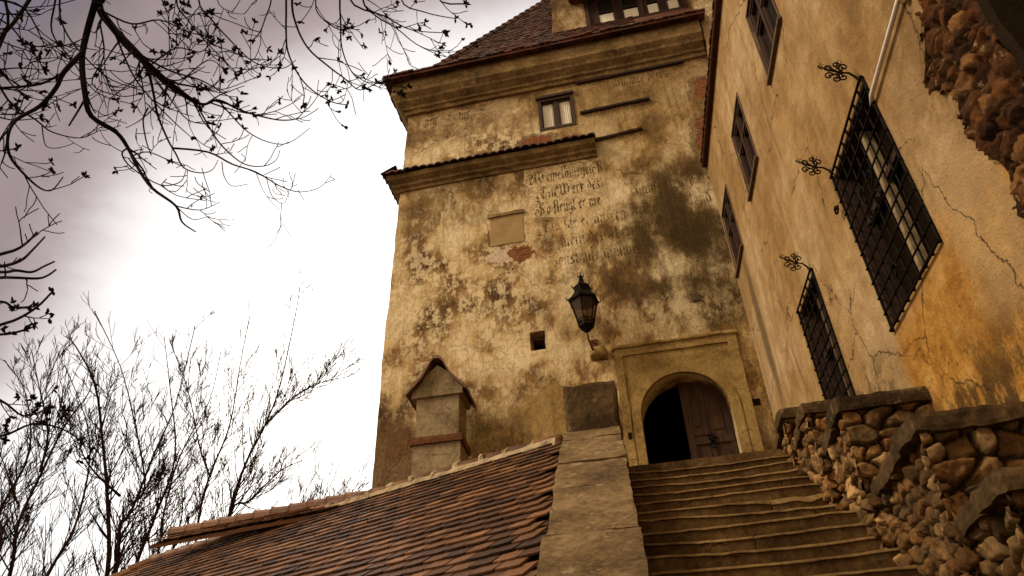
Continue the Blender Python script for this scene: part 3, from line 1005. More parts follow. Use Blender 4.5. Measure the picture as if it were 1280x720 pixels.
def write(text, s0, z0, xh, wx, nib, par, mat, off=.004, fr=FD, rise=0.0):
    b = MB(); x = 0.0
    nv = (cos(NIBA) * nib / 2, sin(NIBA) * nib / 2)
    k = 0
    for ch in text:
        adv, strokes = GL[ch]
        for st in strokes:
            pts = [(s0 + (x + p[0]) * wx, z0 + p[1] * xh + rise * (x + p[0]) * wx) for p in st]
            for p, q in zip(pts, pts[1:]):
                o = off + .0004 * (k % 5); k += 1
                b.quad(fr(p[0] - nv[0], p[1] - nv[1], o), fr(p[0] + nv[0], p[1] + nv[1], o), fr(q[0] + nv[0], q[1] + nv[1], o), fr(q[0] - nv[0], q[1] - nv[1], o))
        x += adv
    return obj('inscription', b, mat, par, recalc=False)


write('Wemelbmsger S', -2.52, 14.10, .25, .18, .036, tower, INK)
write('Ein Werk des', -2.38, 13.56, .25, .18, .036, tower, INK)
write('So fleugt er nie', -2.45, 13.04, .25, .165, .036, tower, INK)
write('Ein me er unsern', -2.40, 12.5, .24, .20, .045, tower, INKF)
write('mein der ubermut', -2.0, 11.98, .24, .21, .045, tower, INKF)
write('sonst alle nimmer', -2.2, 11.45, .24, .2, .045, tower, INKF)
write('immer trueb', -.1, 13.15, .24, .2, .045, tower, INKF)
write('ende unser land', -.2, 12.55, .24, .2, .045, tower, INKF)
write('burgen meister', .1, 11.9, .24, .2, .045, tower, INKF)
write('mpr : a : mr : os :', -5.55, 16.95, .30, .21, .055, tower, INKF)
write('nimmer mein', -.2, 17.02, .26, .2, .045, tower, INKF)
# pale lime ground under the first lines
LIME = mat_ink('lime_wash', (.62, .48, .28), .54, .42)
LIME2 = mat_ink('worn_lime_wash', (.40, .29, .16), .51, .44)
mb = MB(); mb.plate(FD, wob([(-2.75, 13.0), (-1.35, 12.9), (-.95, 13.3), (-.95, 14.3), (-1.2, 14.6), (-2.75, 14.6)], .12, .12, 4), [], .0025, -.02)
obj('lime_ground', mb, LIME, tower)
mb = MB(); mb.plate(FD, wob(rect(-5.6, -3.1, 16.9, 17.3), .12, .12, 9), [], .0025, -.02)
obj('lime_ground', mb, LIME2, tower)

# ================================================================== LANTERN
LC = FD(-1.58, 9.36, .55)
lan = thing('wall_lantern', 'black iron six-sided glass lantern on a scrolled bracket beside the doorway', 'lantern', LC)
mb = MB()
mb.lathe(LC, [(.02, -.10), (.06, -.08), (.10, -.02), (.15, .02), (.16, .05), (.13, .06)], 6, rot=.2)
for i in range(6):
    a = 2 * pi * i / 6 + .2
    b0 = LC + V((cos(a), sin(a), 0)) * .15 + V((0, 0, .04)); b1 = LC + V((cos(a), sin(a), 0)) * .30 + V((0, 0, .66))
    mb.tube([b0, b1], .014, 5)
    a2 = a + pi / 3
    mb.tube([LC + V((cos(a), sin(a), 0)) * .15 + V((0, 0, .05)), LC + V((cos(a2), sin(a2), 0)) * .15 + V((0, 0, .05))], .014, 4)
    mb.tube([LC + V((cos(a), sin(a), 0)) * .185 + V((0, 0, .19)), LC + V((cos(a2), sin(a2), 0)) * .185 + V((0, 0, .19))], .010, 4)
    mb.tube([b1, LC + V((cos(a2), sin(a2), 0)) * .30 + V((0, 0, .66))], .018, 5)
    for t in (.25, .5, .75):
        c0 = b0.lerp(LC + V((cos(a2), sin(a2), 0)) * .15 + V((0, 0, .04)), t) + V((0, 0, .07))
        mb.tube([c0 + V((cos(a), sin(a), 0)) * .03 + V((0, 0, .035 * sin(x))) + (V((cos(a2), sin(a2), 0)) - V((cos(a), sin(a), 0))) * .035 * cos(x) for x in [2 * pi * j / 6 for j in range(7)]], .008, 4)
obj('frame', mb, IRON, lan)
mb = MB(); mb.lathe(LC, [(.143, .05), (.285, .65)], 6, rot=.2, cap=False); obj('glass_panes', mb, LGLASS, lan)
mb = MB(); mb.lathe(LC, [(.33, .64), (.34, .67), (.20, .85), (.19, .87)], 6, rot=.2)
mb.lathe(LC, [(.17, .86), (.19, .98), (.20, 1.0), (.10, 1.10), (.05, 1.18)], 6, rot=.2)
for i in range(6):
    a = 2 * pi * i / 6 + .2
    mb.tube([LC + V((cos(a), sin(a), 0)) * r + V((0, 0, h)) for r, h in ((.33, .66), (.38, .70), (.37, .76))], [.015, .012, .006], 4)
    mb.tube([LC + V((cos(a), sin(a), 0)) * r + V((0, 0, h)) for r, h in ((.19, .98), (.23, 1.02), (.21, 1.08))], [.015, .012, .006], 4)
obj('cap', mb, IRON, lan)
mb = MB()
mb.lathe(LC, [(.03, 1.16), (.06, 1.22), (.03, 1.27), (.045, 1.31), (.01, 1.36)], 6)
for i in range(4):
    a = 2 * pi * i / 4
    mb.tube([LC + V((cos(a), sin(a), 0)) * r + V((0, 0, h)) for r, h in ((.02, 1.27), (.07, 1.31), (.05, 1.40))], [.014, .012, .005], 4)
obj('finial', mb, IRON, lan)
mb = MB(); mb.lathe(LC, [(.01, .25), (.05, .27), (.075, .34), (.05, .42), (.02, .46)], 10); obj('bulb', mb, CURT, lan)
mb = MB()
wp = FD(-1.50, 9.04, 0)
mb.tube([wp, FD(-1.50, 9.0, .15), FD(-1.53, 9.02, .32), FD(-1.57, 9.14, .48), LC + V((0, 0, -.08))], [.03, .028, .025, .022, .02], 6)
mb.tube([wp + V((0, 0, .28)), FD(-1.51, 9.24, .18), FD(-1.54, 9.18, .3)], [.018, .016, .012], 5)
mb.tube([FD(-1.50 + .07 * cos(t) * (1 - t / 9), 9.16 + .07 * sin(t) * (1 - t / 9), .16 + .08 * cos(t) * (1 - t / 9)) for t in [i * .6 for i in range(12)]], .012, 4)
mb.box(FD, -1.56, -1.42, 8.98, 9.38, 0.0, .03)
obj('bracket', mb, RUST, lan)

def hsh(i, j, k):
    return (sin(i * 127.1 + j * 311.7 + k * 74.7) * 43758.5453) % 1.0


def masonry(fr, u0, u1, v0, v1, cw, ch, depth, seed, cols, mort, res=.018, ok=None, joint=.10):
    """one continuous face of bedded stones: every stone swells from recessed mortar; returns mesh + colours"""
    nu, nv = max(2, int((u1 - u0) / res)), max(2, int((v1 - v0) / res))
    vs, fs, cs = [], [], []
    idx = {}
    for jv in range(nv + 1):
        v = v0 + (v1 - v0) * jv / nv
        for iu in range(nu + 1):
            u = u0 + (u1 - u0) * iu / nu
            if ok and not ok(u, v):
                continue
            w1 = noise.noise_vector(V((u * 2.2 + seed, v * 2.2, seed))) * .07 + noise.noise_vector(V((u * 9 + seed, v * 9, 4))) * .018
            x, y = (u + w1.x) / cw, (v + w1.y) / ch
            ry = math.floor(y)
            d1 = d2 = 9.0; best = None
            for b_ in (ry - 1, ry, ry + 1):
                xo = x + .5 * (b_ % 2)
                rx = math.floor(xo)
                for a_ in (rx - 1, rx, rx + 1):
                    px = a_ + .5 + (hsh(a_, b_, seed) - .5) * .75; py = b_ + .5 + (hsh(a_, b_, seed + 7) - .5) * .62
                    k_ = .75 + .6 * hsh(a_, b_, seed + 3)
                    dd = math.hypot((xo - px), (y - py)) / k_
                    if dd < d1:
                        d2 = d1; d1 = dd; best = (a_, b_)
                    elif dd < d2:
                        d2 = dd
            e = d2 - d1
            r = hsh(best[0], best[1], seed + 11)
            jn = joint * (.6 + .8 * hsh(best[0], best[1], seed + 5))
            t = max(0, min(1, (e - jn * .5) / (.15)))
            t2 = 1 - (1 - t) ** 2.2
            ns_ = (.45 - abs(noise.noise(V((u * 11 + seed, v * 11, r * 9))))) * .8 + noise.noise(V((u * 34, v * 34, seed))) * .35
            tilt = ((hsh(best[0], best[1], 21) - .5) * (x - best[0] - .5) + (hsh(best[0], best[1], 22) - .5) * (y - best[1] - .5)) * .07
            h = t2 * depth * (.45 + .75 * r) + (tilt + ns_ * .02) * (.25 + t2) + noise.noise(V((u * 1.3, v * 1.3, seed))) * .03
            idx[iu, jv] = len(vs)
            vs.append(V(fr(u, v, h)))
            c = cols[int(hsh(best[0], best[1], seed + 2) * len(cols)) % len(cols)]
            g_ = .8 + .4 * hsh(best[0], best[1], seed + 8)
            m_ = max(0, min(1, t * 5))
            cs.append(tuple(mort[q] * (1 - m_) + c[q] * g_ * m_ for q in range(3)) + (1.0,))
    for jv in range(nv):
        for iu in range(nu):
            q = [idx.get(z) for z in ((iu, jv), (iu + 1, jv), (iu + 1, jv + 1), (iu, jv + 1))]
            if None not in q:
                fs.append(tuple(q))
    return vs, fs, cs


def masonry_obj(name, faces, mat, parent):
    b = MB(); cols = []
    for vs, fs, cs in faces:
        n = len(b.v); b.v += vs; cols += cs
        for f in fs:
            b.face(tuple(n + x for x in f))
    o = obj(name, b, mat, parent, smooth=True, recalc=False)
    at = o.data.color_attributes.new('stone', 'FLOAT_COLOR', 'POINT')
    at.data.foreach_set('color', [x for c in cols for x in c])
    return o


# ================================================================== RIGHT WING
wing = thing('castle_wing', 'long ochre plastered castle wing with barred windows and dark eaves along the stairs', 'building', WT(5, 0, -3))
W3 = [(.18, 1.20), (2.64, 3.68), (5.34, 6.42)]
WZ0, WZ1 = 10.38, 11.93
G1 = (6.13, 7.66, 5.44, 7.58); G2 = (3.32, 4.45, 5.25, 7.40)
TE = 9.42
mb = MB()
holes = [wob(rect(a, b, WZ0, WZ1), .012, .2, i) for i, (a, b) in enumerate(W3)]
holes += [wob(rect(*G1), .015, .2, 11), wob(rect(*G2), .015, .2, 12)]


def edge_t(z):
    e = 8.80 + .26 * noise.noise(V((z * .8, 0, 3))) + .14 * noise.noise(V((z * 2.6, 1, 3))) + .06 * noise.noise(V((z * 8, 1, 3))) + .025 * noise.noise(V((z * 22, 1, 3)))
    if z < 4.6:
        e -= (4.6 - z) * .36
    if 6.1 < z < 6.9:
        e -= .42 * max(0, 1 - abs(z - 6.5) / .4)
    return e


NE = 260
edge = [(edge_t(2.8 + 10 * q / NE), 2.8 + 10 * q / NE) for q in range(NE + 1)]
mb.plate(WT, [(-.02, 0), (TE, 0), (TE, 2.79)] + edge + [(TE, 12.81), (TE, 13.7), (-.02, 13.7)], holes, 0, -.20)
mb.box(WT, 9.42, 11.2, 13.2, 13.7, -.45, -.004)
mb.box(WT, 11.2, 15.0, 0, 13.7, -.45, 0)
mb.box(WT, 14.55, 15, 0, 13.7, -6, -.46)
obj('wall', mb, WING, wing)
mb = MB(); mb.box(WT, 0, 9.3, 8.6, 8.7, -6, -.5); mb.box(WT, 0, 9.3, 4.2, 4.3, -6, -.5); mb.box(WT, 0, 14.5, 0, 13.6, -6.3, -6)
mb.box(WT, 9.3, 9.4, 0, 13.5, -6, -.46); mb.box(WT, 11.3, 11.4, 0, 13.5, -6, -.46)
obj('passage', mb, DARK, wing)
# eaves, gutter, roof
mb = MB()
mb.box(WT, -.05, 15.2, 13.64, 13.74, -.3, .05)
obj('eaves_board', mb, GUT, wing)
mb = MB()
mb.tube([WT(-.05 + 15.2 * i / 20, 13.68 + .008 * sin(i * 1.7), .085) for i in range(21)], .042, 8)
for i in range(16):
    mb.box(WT, .3 + i * .95, .33 + i * .95, 13.62, 13.74, .03, .135)
obj('gutter', mb, GUT, wing)
mb = MB()
tp = lambda u, v, w: WT(u, 13.76 + v * .64 + w * .77, .10 - v * .77 + w * .64)
mb.box(tp, 0, 15.2, 0, 6, -.03, 0)
mb.box(WT, 0, 15.2, 13.3, 17.6, -4.8, -4.4)
roof_tiles(mb, tp, 15, 1.0, .2, .3, .02)
obj('roof', mb, TILE_DK, wing)
# crumbling plaster strip where wing meets tower above the gutter
mb = MB(); mb.rough(FD, 2.36, 3.2, 13.8, 24, -.6, .30, 6, 44, 4, .06, 2.2, 5, .05)
obj('buttress', mb, FAC, wing)


def wing_window(t0, t1, z0, z1):
    b = MB()
    dd = -.012
    b.plate(WT, rect(t0, t1, z0, z1), [rect(t0 + .07, t1 - .07, z0 + .07, z1 - .07)], dd, dd - .12)
    c = (t0 + t1) / 2; zt = z0 + (z1 - z0) * .64
    b.box(WT, c - .04, c + .04, z0 + .07, z1 - .07, dd - .10, dd + .01)
    b.box(WT, t0 + .07, t1 - .07, zt - .035, zt + .035, dd - .095, dd + .004)
    for a0, a1 in ((t0 + .07, c - .04), (c + .04, t1 - .07)):
        for q0, q1 in ((z0 + .07, zt - .035), (zt + .035, z1 - .07)):
            b.plate(WT, rect(a0, a1, q0, q1), [rect(a0 + .035, a1 - .035, q0 + .035, q1 - .035)], dd - .02, dd - .07)
    w = obj('window', b, WOODF, wing)
    b = MB(); b.plate(WT, rect(t0 - .035, t1 + .035, z0 - .035, z1 + .035), [rect(t0, t1, z0, z1)], .022, -.02)
    b.box(WT, t0 - .06, t1 + .06, z0 - .085, z0 - .037, -.02, .06)
    obj('frame', b, WOODL, w)
    b = MB(); b.box(WT, t0 + .05, t1 - .05, z0 + .05, z1 - .05, dd - .09, dd - .075)
    obj('pane', b, GLASS, w)


for a, b in W3:
    wing_window(a, b, WZ0, WZ1)


def spiral(fr, cx, cz, d, r, turns, dirn, a0, n=18, tube=.012, mb=None):
    pts = []
    for i in range(n + 1):
        t = i / n
        rr = r * (1 - .82 * t); a = a0 + dirn * turns * 2 * pi * t
        pts.append(fr(cx + rr * cos(a), cz + rr * sin(a), d))
    mb.tube(pts, tube, 5)


def finial(par, t, z, lean):
    """scrolled iron flower on a bent stalk, standing out from the wall"""
    b = MB()
    tip = (t + lean * .02, z + .16, .17)
    b.tube([WT(t, z, .02), WT(t, z + .08, .05), WT(tip[0], z + .14, .10), WT(*tip)], [.016, .014, .012, .010], 5)
    c = WT(*tip)
    ex, ey = (NW * .9 + V((0, 0, .25))).normalized(), (V((0, 0, 1)) - NW * .25 + UT * .1).normalized()
    fr = lambda x, y, w: c + ex * x + ey * y + UT * w
    for i in range(6):
        a = pi * (-.8 + 1.6 * i / 5)
        cx, cy = .085 * cos(a) + .05, .105 * sin(a)
        spiral(fr, cx, cy, .015 * (i % 2), .052, 1.15, 1 if i % 2 else -1, a + pi, 15, .0085, b)
        b.tube([c, fr(cx * .5, cy * .5, 0), fr(cx, cy, .015 * (i % 2))], .009, 4)
    b.tube([c, fr(.12, .03, 0), fr(.24, .09, 0)], [.011, .009, .004], 5)
    b.tube([c, fr(.05, .1, 0), fr(.02, .19, 0)], [.009, .007, .003], 5)
    for x in (.15, .18, .21, .235):
        b.tube([fr(x - .02, x * .38 - .04, 0), fr(x, x * .38 - .01, 0), fr(x - .03, x * .38 + .035, 0)], .006, 4)
    for x, y in ((.0, .17), (.05, .16)):
        b.tube([c, fr(x, y, 0)], .005, 4)
    return obj('finial', b, IRON, par)


def grille(t0, t1, z0, z1, nv, nh, fins, scrolls):
    b = MB()
    d = .02
    for i in range(nv + 1):
        t = t0 + .02 + (t1 - t0 - .04) * i / nv
        b.tube([WT(t, z0 - .02, d), WT(t, z1 + .02, d)], .016 if i in (0, nv) else .011, 5)
    for j in range(nh + 1):
        z = z0 + (z1 - z0) * j / nh
        b.tube([WT(t0, z, d + .014), WT(t1, z, d + .014)], .016 if j in (0, nh) else .011, 5)
        for t in (t0 + .02, t1 - .02):
            if j in (0, nh // 2, nh):
                b.tube([WT(t, z, d), WT(t, z, -.11)], .014, 5)
    if scrolls:
        tc_, zc = (t0 + t1) / 2, z0 + (z1 - z0) * .55
        for sx in (-1, 1):
            for sz in (-1, 1):
                spiral(WT, tc_ + sx * .12, zc + sz * .15, d + .03, .11, 1.2, sx * sz, pi / 2 if sz < 0 else -pi / 2, 16, .012, b)
        spiral(WT, tc_ - .16, z0 + .32, d + .03, .10, 1.2, 1, 0, 14, .012, b)
        spiral(WT, t0 - .08, z1 - .42, d + .05, .075, 1.2, -1, 0, 14, .013, b)
        spiral(WT, t1 - .2, z1 - .2, d + .03, .07, 1.2, -1, 0, 14, .012, b)
    gr = obj('window_grille', b, IRON, wing)
    for t, ln in fins:
        finial(gr, t, z1, ln)
    return gr


def barred(t0, t1, z0, z1, cream):
    b = MB()
    b.plate(WT, rect(t0 - .05, t1 + .05, z0 - .05, z1 + .05), [rect(t0 + .06, t1 - .06, z0 + .06, z1 - .06)], -.13, -.25)
    c = (t0 + t1) / 2
    b.box(WT, t0, t1, z0 + (z1 - z0) * .62, z0 + (z1 - z0) * .62 + .07, -.23, -.14)
    b.plate(WT, rect(t0 + .004, t1 - .004, z0 + .004, z1 - .004), [rect(t0 + .03, t1 - .03, z0 + .03, z1 - .03)], -.003, -.129)  # dark lining added so the reveal looks shaded
    w = obj('window', b, WOODF, wing)
    b = MB()
    b.box(WT, c - .035, c + .035, z0 + .05, z1 - .05, -.22, -.115)
    obj('mullion', b, CREAM if cream else WOODL, w)
    b = MB(); b.box(WT, t0, t1, z0, z1, -.27, -.24); obj('pane', b, ROOMDK, w)


barred(*G1, True); barred(*G2, False)
grille(G1[0] - .02, G1[1] + .02, G1[2] - .02, G1[3] + .02, 8, 11, ((G1[1] - .05, .5), (G1[0] + .05, -.5)), True)
grille(G2[0] - .02, G2[1] + .02, G2[2] - .02, G2[3] + .02, 5, 11, ((G2[1] - .05, .5),), False)
mb = MB()
mb.tube([WT(7.62, 7.22, .02), WT(7.74, 7.24, .05), WT(8.4, 7.275, .05), WT(9.4, 7.33, .05)], .024, 8)
obj('conduit', mb, PIPEM, wing, smooth=True)

# broken masonry between the torn plaster and the dark passage
RCOL = [(.070, .026, .008), (.045, .017, .006), (.11, .044, .012), (.028, .011, .0045), (.17, .078, .026), (.085, .027, .008)]
ra = masonry(lambda u, v, w: WT(u + .05 * noise.noise(V((u * 6, v * 6, 9))), v, w * .9 - .05 + .05 * noise.noise(V((u * 2.4, v * 2.4, 2))) + .035 * noise.noise(V((u * 7, v * 7, 5))) + .025 * noise.noise(V((u * 19, v * 19, 5)))), 7.9, TE + .02, 2.8, 12.8, .20, .13, .07, 31, RCOL, (.035, .018, .008), .022, lambda u, v: u > edge_t(v) - .05, .13)
masonry_obj('broken_masonry', [ra], STONES, wing)
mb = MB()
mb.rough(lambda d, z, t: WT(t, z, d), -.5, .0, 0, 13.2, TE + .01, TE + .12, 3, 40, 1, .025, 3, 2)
obj('passage_jamb', mb, DARK, wing)  # near-black colour paints the shade on this jamb

# ================================================================== STAIRS
SLP, RUN = .685, .292
RISE = SLP * RUN
KT = 3.1
SL, SR = -1.22, .98
stairs = thing('stone_stairs', 'worn steep stone stairs climbing to the arched tower door', 'stairs', SK(0, 9, 0))
mb = MB(); mb.rough(SK, SL, 1.64, .0, KT, ZL - .30, ZL, 30, 20, 2, .014, 2.5, 1, .01); obj('landing', mb, STEP, stairs)
mb = MB(); mb.box(SK, SL + .02, 1.6, .02, KT - .05, 0, ZL - .32); obj('substructure', mb, MORTAR, stairs)
nst = int(ZL / RISE)
for i in range(1, nst + 1):
    z = ZL - RISE * i; k = KT + RUN * (i - 1)
    mb = MB()
    sag = random.uniform(.006, .035); ph = random.uniform(-.3, .3); tl = random.uniform(-.012, .012)
    rows = []
    jt = sorted(random.uniform(SL + .35, SR - .3) for _ in range(random.choice((0, 0, 1))))
    stn = [SL + (SR + .02 - SL) * q / 60 for q in range(61)]
    for q in jt:
        stn += [q - .012, q - .004, q + .004, q + .012]
    stn.sort()
    k0 = k - .05; k1 = k + RUN + .02
    gouge = i == 6
    for s_ in stn:
        nj = sum(1 for q in jt if q < s_)
        gap = any(abs(s_ - q) < .006 for q in jt)
        w = .5 + .9 * noise.noise(V((s_ * 1.9, i * 4.7, 0))) + .5 * noise.noise(V((s_ * 7, i * 4.7, 2)))
        ch = max(.005, .012 + .012 * w)
        if gouge:
            ch += .07 * max(0, min(1, (s_ + .1) / .5)) * (.7 + .5 * noise.noise(V((s_ * 5, 1, 1))))
        kk = k1 + .022 * noise.noise(V((s_ * 1.1, i * 3.1, 0))) + .010 * noise.noise(V((s_ * 6, i, 5)))
        zz = z - sag * max(0, 1 - ((s_ + .1 - ph) / .95) ** 2) + tl * s_ + .006 * noise.noise(V((s_ * 5, i, 9)))
        kk += .004 * sin(nj * 5.1 + i)
        if gap:
            kk -= .02; zz -= .006
        pr = [(k0, zz), (kk - ch * 1.25, zz), (kk - ch * .35, zz - ch * .35), (kk, zz - ch), (kk + .002, zz - ch - .010), (kk - .014, zz - ch - .02), (kk - .030 + .006 * noise.noise(V((s_ * 3, i, 7))), zz - RISE * .8), (kk - .034, zz - RISE * 1.4), (k0, zz - RISE * 1.4)]
        rows.append(range(len(mb.v), len(mb.v) + len(pr))); mb.v += [SK(s_, a, b) for a, b in pr]
    for a, b in zip(rows, rows[1:]):
        for q in range(9):
            mb.face((a[q], a[(q + 1) % 9], b[(q + 1) % 9], b[q]), 1 if q in (1, 2, 3) else 0)
    mb.face(tuple(rows[0])); mb.face(tuple(reversed(rows[-1])))
    obj('step', mb, [STEP, NOSE], stairs)


# ---------------------------------------------------------------- left parapet
par = thing('stone_parapet', 'broad sloping stone parapet left of the stairs with an upright end block', 'parapet', SK(-1.6, 9, 0))
PL, PR = -2.12, -1.245


def PS(s, v, w):                 # down the slope, off the slope
    c = 1 / math.sqrt(1 + SLP ** 2)
    return SK(s, 2.95 + v * c + w * SLP * c, 6.13 - v * c * SLP + w * c)


v = .0
lens = [.62, .46, .95, 1.15, 1.5, 1.3, 1.2, 1.4, 1.2, .9]
for i, l in enumerate(lens):
    mb = MB()
    mb.rough(PS, PL + random.uniform(-.015, .015), PR + random.uniform(-.01, .01), v + .006, v + l - .006, -.20, random.uniform(-.012, .006), 12, max(4, int(l * 10)), 3, .014, 2.4, i * 3.7, .014)
    obj('coping_slab', mb, PARA, par); v += l
mb = MB(); mb.rough(PS, PL + .06, PR - .05, 0, v, -1.5, -.21, 2, 20, 4, .01, 3, 1); obj('wall', mb, MORTAR, par)
mb = MB()
prof = [(-2.06, 5.9), (-1.25, 5.9), (-1.20, 6.84), (-1.28, 6.90), (-1.97, 6.93), (-2.05, 6.86)]
mb.rough(lambda s, z, k: SK(s + (.02 if s > -1.5 else 0), k, z), -2.07, -1.245, 5.85, 6.90, 2.55, 3.0, 12, 14, 6, .022, 3.2, 7.7, .05)
obj('end_block', mb, COPE, par)
mb = MB(); mb.rough(SK, -2.0, -1.27, .02, 2.56, 3, 6.35, 4, 8, 8, .015, 2, 3); obj('upper_wall', mb, FAC, par)


# ---------------------------------------------------------------- stepped rubble walls on the right
ZT = [(4.05, 2.5, 5.58, 'small upper rubble wall with rough coping beside the top steps'),
      (5.15, 3.3, 5.15, 'narrow rubble wall with leaning slab edge between the top wall and the middle one'),
      (6.30, 4.6, 4.66, 'rubble stone wall with flat coping under the smaller barred window'),
      (7.80, 5.5, 3.80, 'large dark rubble wall with heavy coping below the big barred window'),
      (8.70, 6.7, 3.06, 'lowest rubble wall with sloped capstone at the bottom of the stairs')]
SW = 1.64
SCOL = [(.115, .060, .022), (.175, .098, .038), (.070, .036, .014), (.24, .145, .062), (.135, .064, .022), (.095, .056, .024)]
MCOL = (.022, .012, .005)
for i, (kn, kf, zt, lab) in enumerate(ZT):
    kprev = ZT[i - 1][0] if i else 1.2
    k0 = kprev + .03
    sn = .84
    sq = lambda k: sn + (SR + .02 - sn) * max(0, min(1, (kn - k) / (kn - kf)))
    wl = thing('rubble_wall', lab, 'wall', SK(1.3, (kn + k0) / 2, max(0, zt - 1.9)), 'stepped rubble walls along the stairs')
    zb = max(-.05, zt - 2.6)
    mb = MB()
    mb.plate(lambda a, b, c: SK(a, b, c), [(sq(kn) + .12, kn - .12), (SW, kn - .12), (SW, k0), (sq(k0) + .12, k0)], [], zb, zt - .12)
    # mortar core behind the left flank in front of the previous wall too
    if i:
        mb.plate(lambda a, b, c: SK(a, b, c), [(sq(k0) + .12, k0 - .03), (sq(kf) + .12, kf), (sq(kf) + .22, kf), (sq(k0) + .22, k0 - .03)], [], zb, zt - .13)
    obj('core', mb, MORTAR, wl)
    lw = math.hypot(kn - kf, sn - SR - .02)
    ufl = (SK(sq(kn), kn, 0) - SK(sq(kf), kf, 0)).normalized()
    nfl = V((-ufl.y, ufl.x, 0))
    if nfl.dot(US) > 0:
        nfl = -nfl
    org = SK(sq(kf), kf, 0)
    flank = lambda u, v, w: org + ufl * u + V((0, 0, v)) + nfl * (w - .075)
    stz = lambda u: ZL - SLP * ((kf + u) - KT) - .35
    top = zt - .11
    wcol = [tuple(x * (1.75, 1.75, 1.6, 1.15, .8, .8)[i] for x in c) for c in SCOL]  # stone darkened towards the lower walls, shade put into the colour
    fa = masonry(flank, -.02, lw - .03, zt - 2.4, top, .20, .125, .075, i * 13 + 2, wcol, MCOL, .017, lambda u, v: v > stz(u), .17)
    front = lambda u, v, w: SK(sn, kn, 0) + US * u + V((0, 0, v)) + NF * (w - .075)
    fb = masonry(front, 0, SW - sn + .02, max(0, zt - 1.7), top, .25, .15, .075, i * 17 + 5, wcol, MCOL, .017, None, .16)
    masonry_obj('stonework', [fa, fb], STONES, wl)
    # coping: front slab and slab along the stair side
    mb = MB()
    mb.rough(SK, sn - .04, SW + .01, kn - .42, kn + .05, zt - .14, zt, 26, 12, 4, .022, 4.0, i * 2.1 + 4, .010)
    obj('coping', mb, COPE, wl)
    mb = MB()
    mb.rough(lambda u, v, w: org + ufl * u + V((0, 0, v)) + nfl * w, -.02, lw - .44, zt - .14, zt - .01, -.26, .05, 30, 4, 7, .022, 4.0, i * 3.3 + 8, .010)
    obj('side_coping', mb, COPE, wl)

# ================================================================== LOWER HOUSE
RZ = 5.9
house = thing('tiled_house', 'low house with clay tile roof and plaster chimney against the tower foot', 'house', SK(-6, 4, 0))
RA, RB = V((-2.14, 3.12)), V((-12.1, -.92))
PA, PB = SK(RA.x, RA.y, RZ), SK(RB.x, RB.y, RZ)
ru = (PA - PB).normalized()
dv = (UT + V((0, 0, -SLP)))                     # along the verge beside the parapet
rv = dv - ru * dv.dot(ru); rv.normalize()       # down the slope
rw = ru.cross(rv)
if rw.z < 0:
    rw = -rw
RL = (PA - PB).length
HL = 5.2
verg = dv.dot(ru) / dv.dot(rv)                  # drift of the verge per metre down


def HR(u, v, w):                                # u along the ridge from far end, v UP the slope from eaves
    return PB + ru * u + rv * (HL - v) + rw * w


mb = MB()
mb.plate(lambda a, b, c: HR(a, b, c), [(-.5, 0), (RL + verg * HL, 0), (RL, HL), (.9, HL)], [], -.02, -.10)
# back slope to the tower and beyond
rb = V((rv.x, rv.y, 0)).normalized() * -1
bk = lambda u, v, w: PB + ru * u + rb * v * .8 + V((0, 0, -v * .6 + w))
mb.plate(bk, [(.9, 0.02), (RL - .3, 0.02), (RL - 1.5, 1.5), (4.5, 2.0), (-.5, 4)], [], -.04, -.12)
hroof = obj('roof', mb, TILE, house)
tb = MB()
roof_tiles(tb, HR, RL + 4, HL - .02, .27, .20, .020, lambda u, v: u < RL + verg * (HL - v) - .02 and u > .8 - 1.2 * (HL - v) / HL, .6, .042)
obj('roof_tiles', tb, TILE, hroof)
# ridge of half-round tiles bedded in mortar
tb = MB(); mm = MB()
u = .9
i = 0
while u < RL - .05:
    l = .52
    p0 = PB + ru * u + V((0, 0, .035)) + V((0, 0, noise.noise(V((u, 2, 2))) * .03)); p1 = PB + ru * min(u + l, RL) + V((0, 0, .02))
    tb.tube([p0, p0.lerp(p1, .12), p1], [.135, .12, .105], 9)
    if u > RL * .42:
      mm.rough(lambda a, b, c: PB + ru * a + V((-ru.y, ru.x, 0)) * b + V((0, 0, c)), u - .06, u + .12, -.16, .17, -.1, .095 + random.uniform(-.03, .05), 4, 6, 4, .045, 6, i, .07)
    u += l - .04; i += 1
obj('ridge_tiles', tb, RIDGE, hroof, smooth=True)
mm.rough(lambda a, b, c: PB + ru * a + V((-ru.y, ru.x, 0)) * b + V((0, 0, c)), RL * .46, RL, -.17, .17, -.14, .03, 40, 3, 2, .03, 5, 3, .02)
obj('ridge_mortar', mm, RMORT, hroof)
# second, slightly higher ridge behind
tb = MB()
QA, QB = SK(-6.0, 1.22, 6.1), SK(-10.3, .42, 6.1)
qd = (QA - QB).normalized(); ql = (QA - QB).length
u = 0
while u < ql:
    p0 = QB + qd * u + V((0, 0, .03)); p1 = QB + qd * (u + .45) + V((0, 0, .015))
    tb.tube([p0, p0.lerp(p1, .12), p1], [.13, .115, .10], 9)
    u += .41
qs = (V((-qd.y, qd.x, 0)) * (1 if V((-qd.y, qd.x, 0)).dot(NF) > 0 else -1) + V((0, 0, -.62))).normalized()
qn = qd.cross(qs)
if qn.z < 0:
    qn = -qn
tb.plate(lambda a, b, c: QB + qd * a + qs * b + qn * c, [(0, 0.03), (ql, 0.03), (ql, .62), (0, .62)], [], -.03, -.09)
roof_tiles(tb, lambda u, v, w: QB + qd * u + qs * (.62 - v) + qn * (w - .02), ql, .60, .27, .20, .020, None, .9, .05)
obj('back_ridge', tb, RIDGE, hroof)
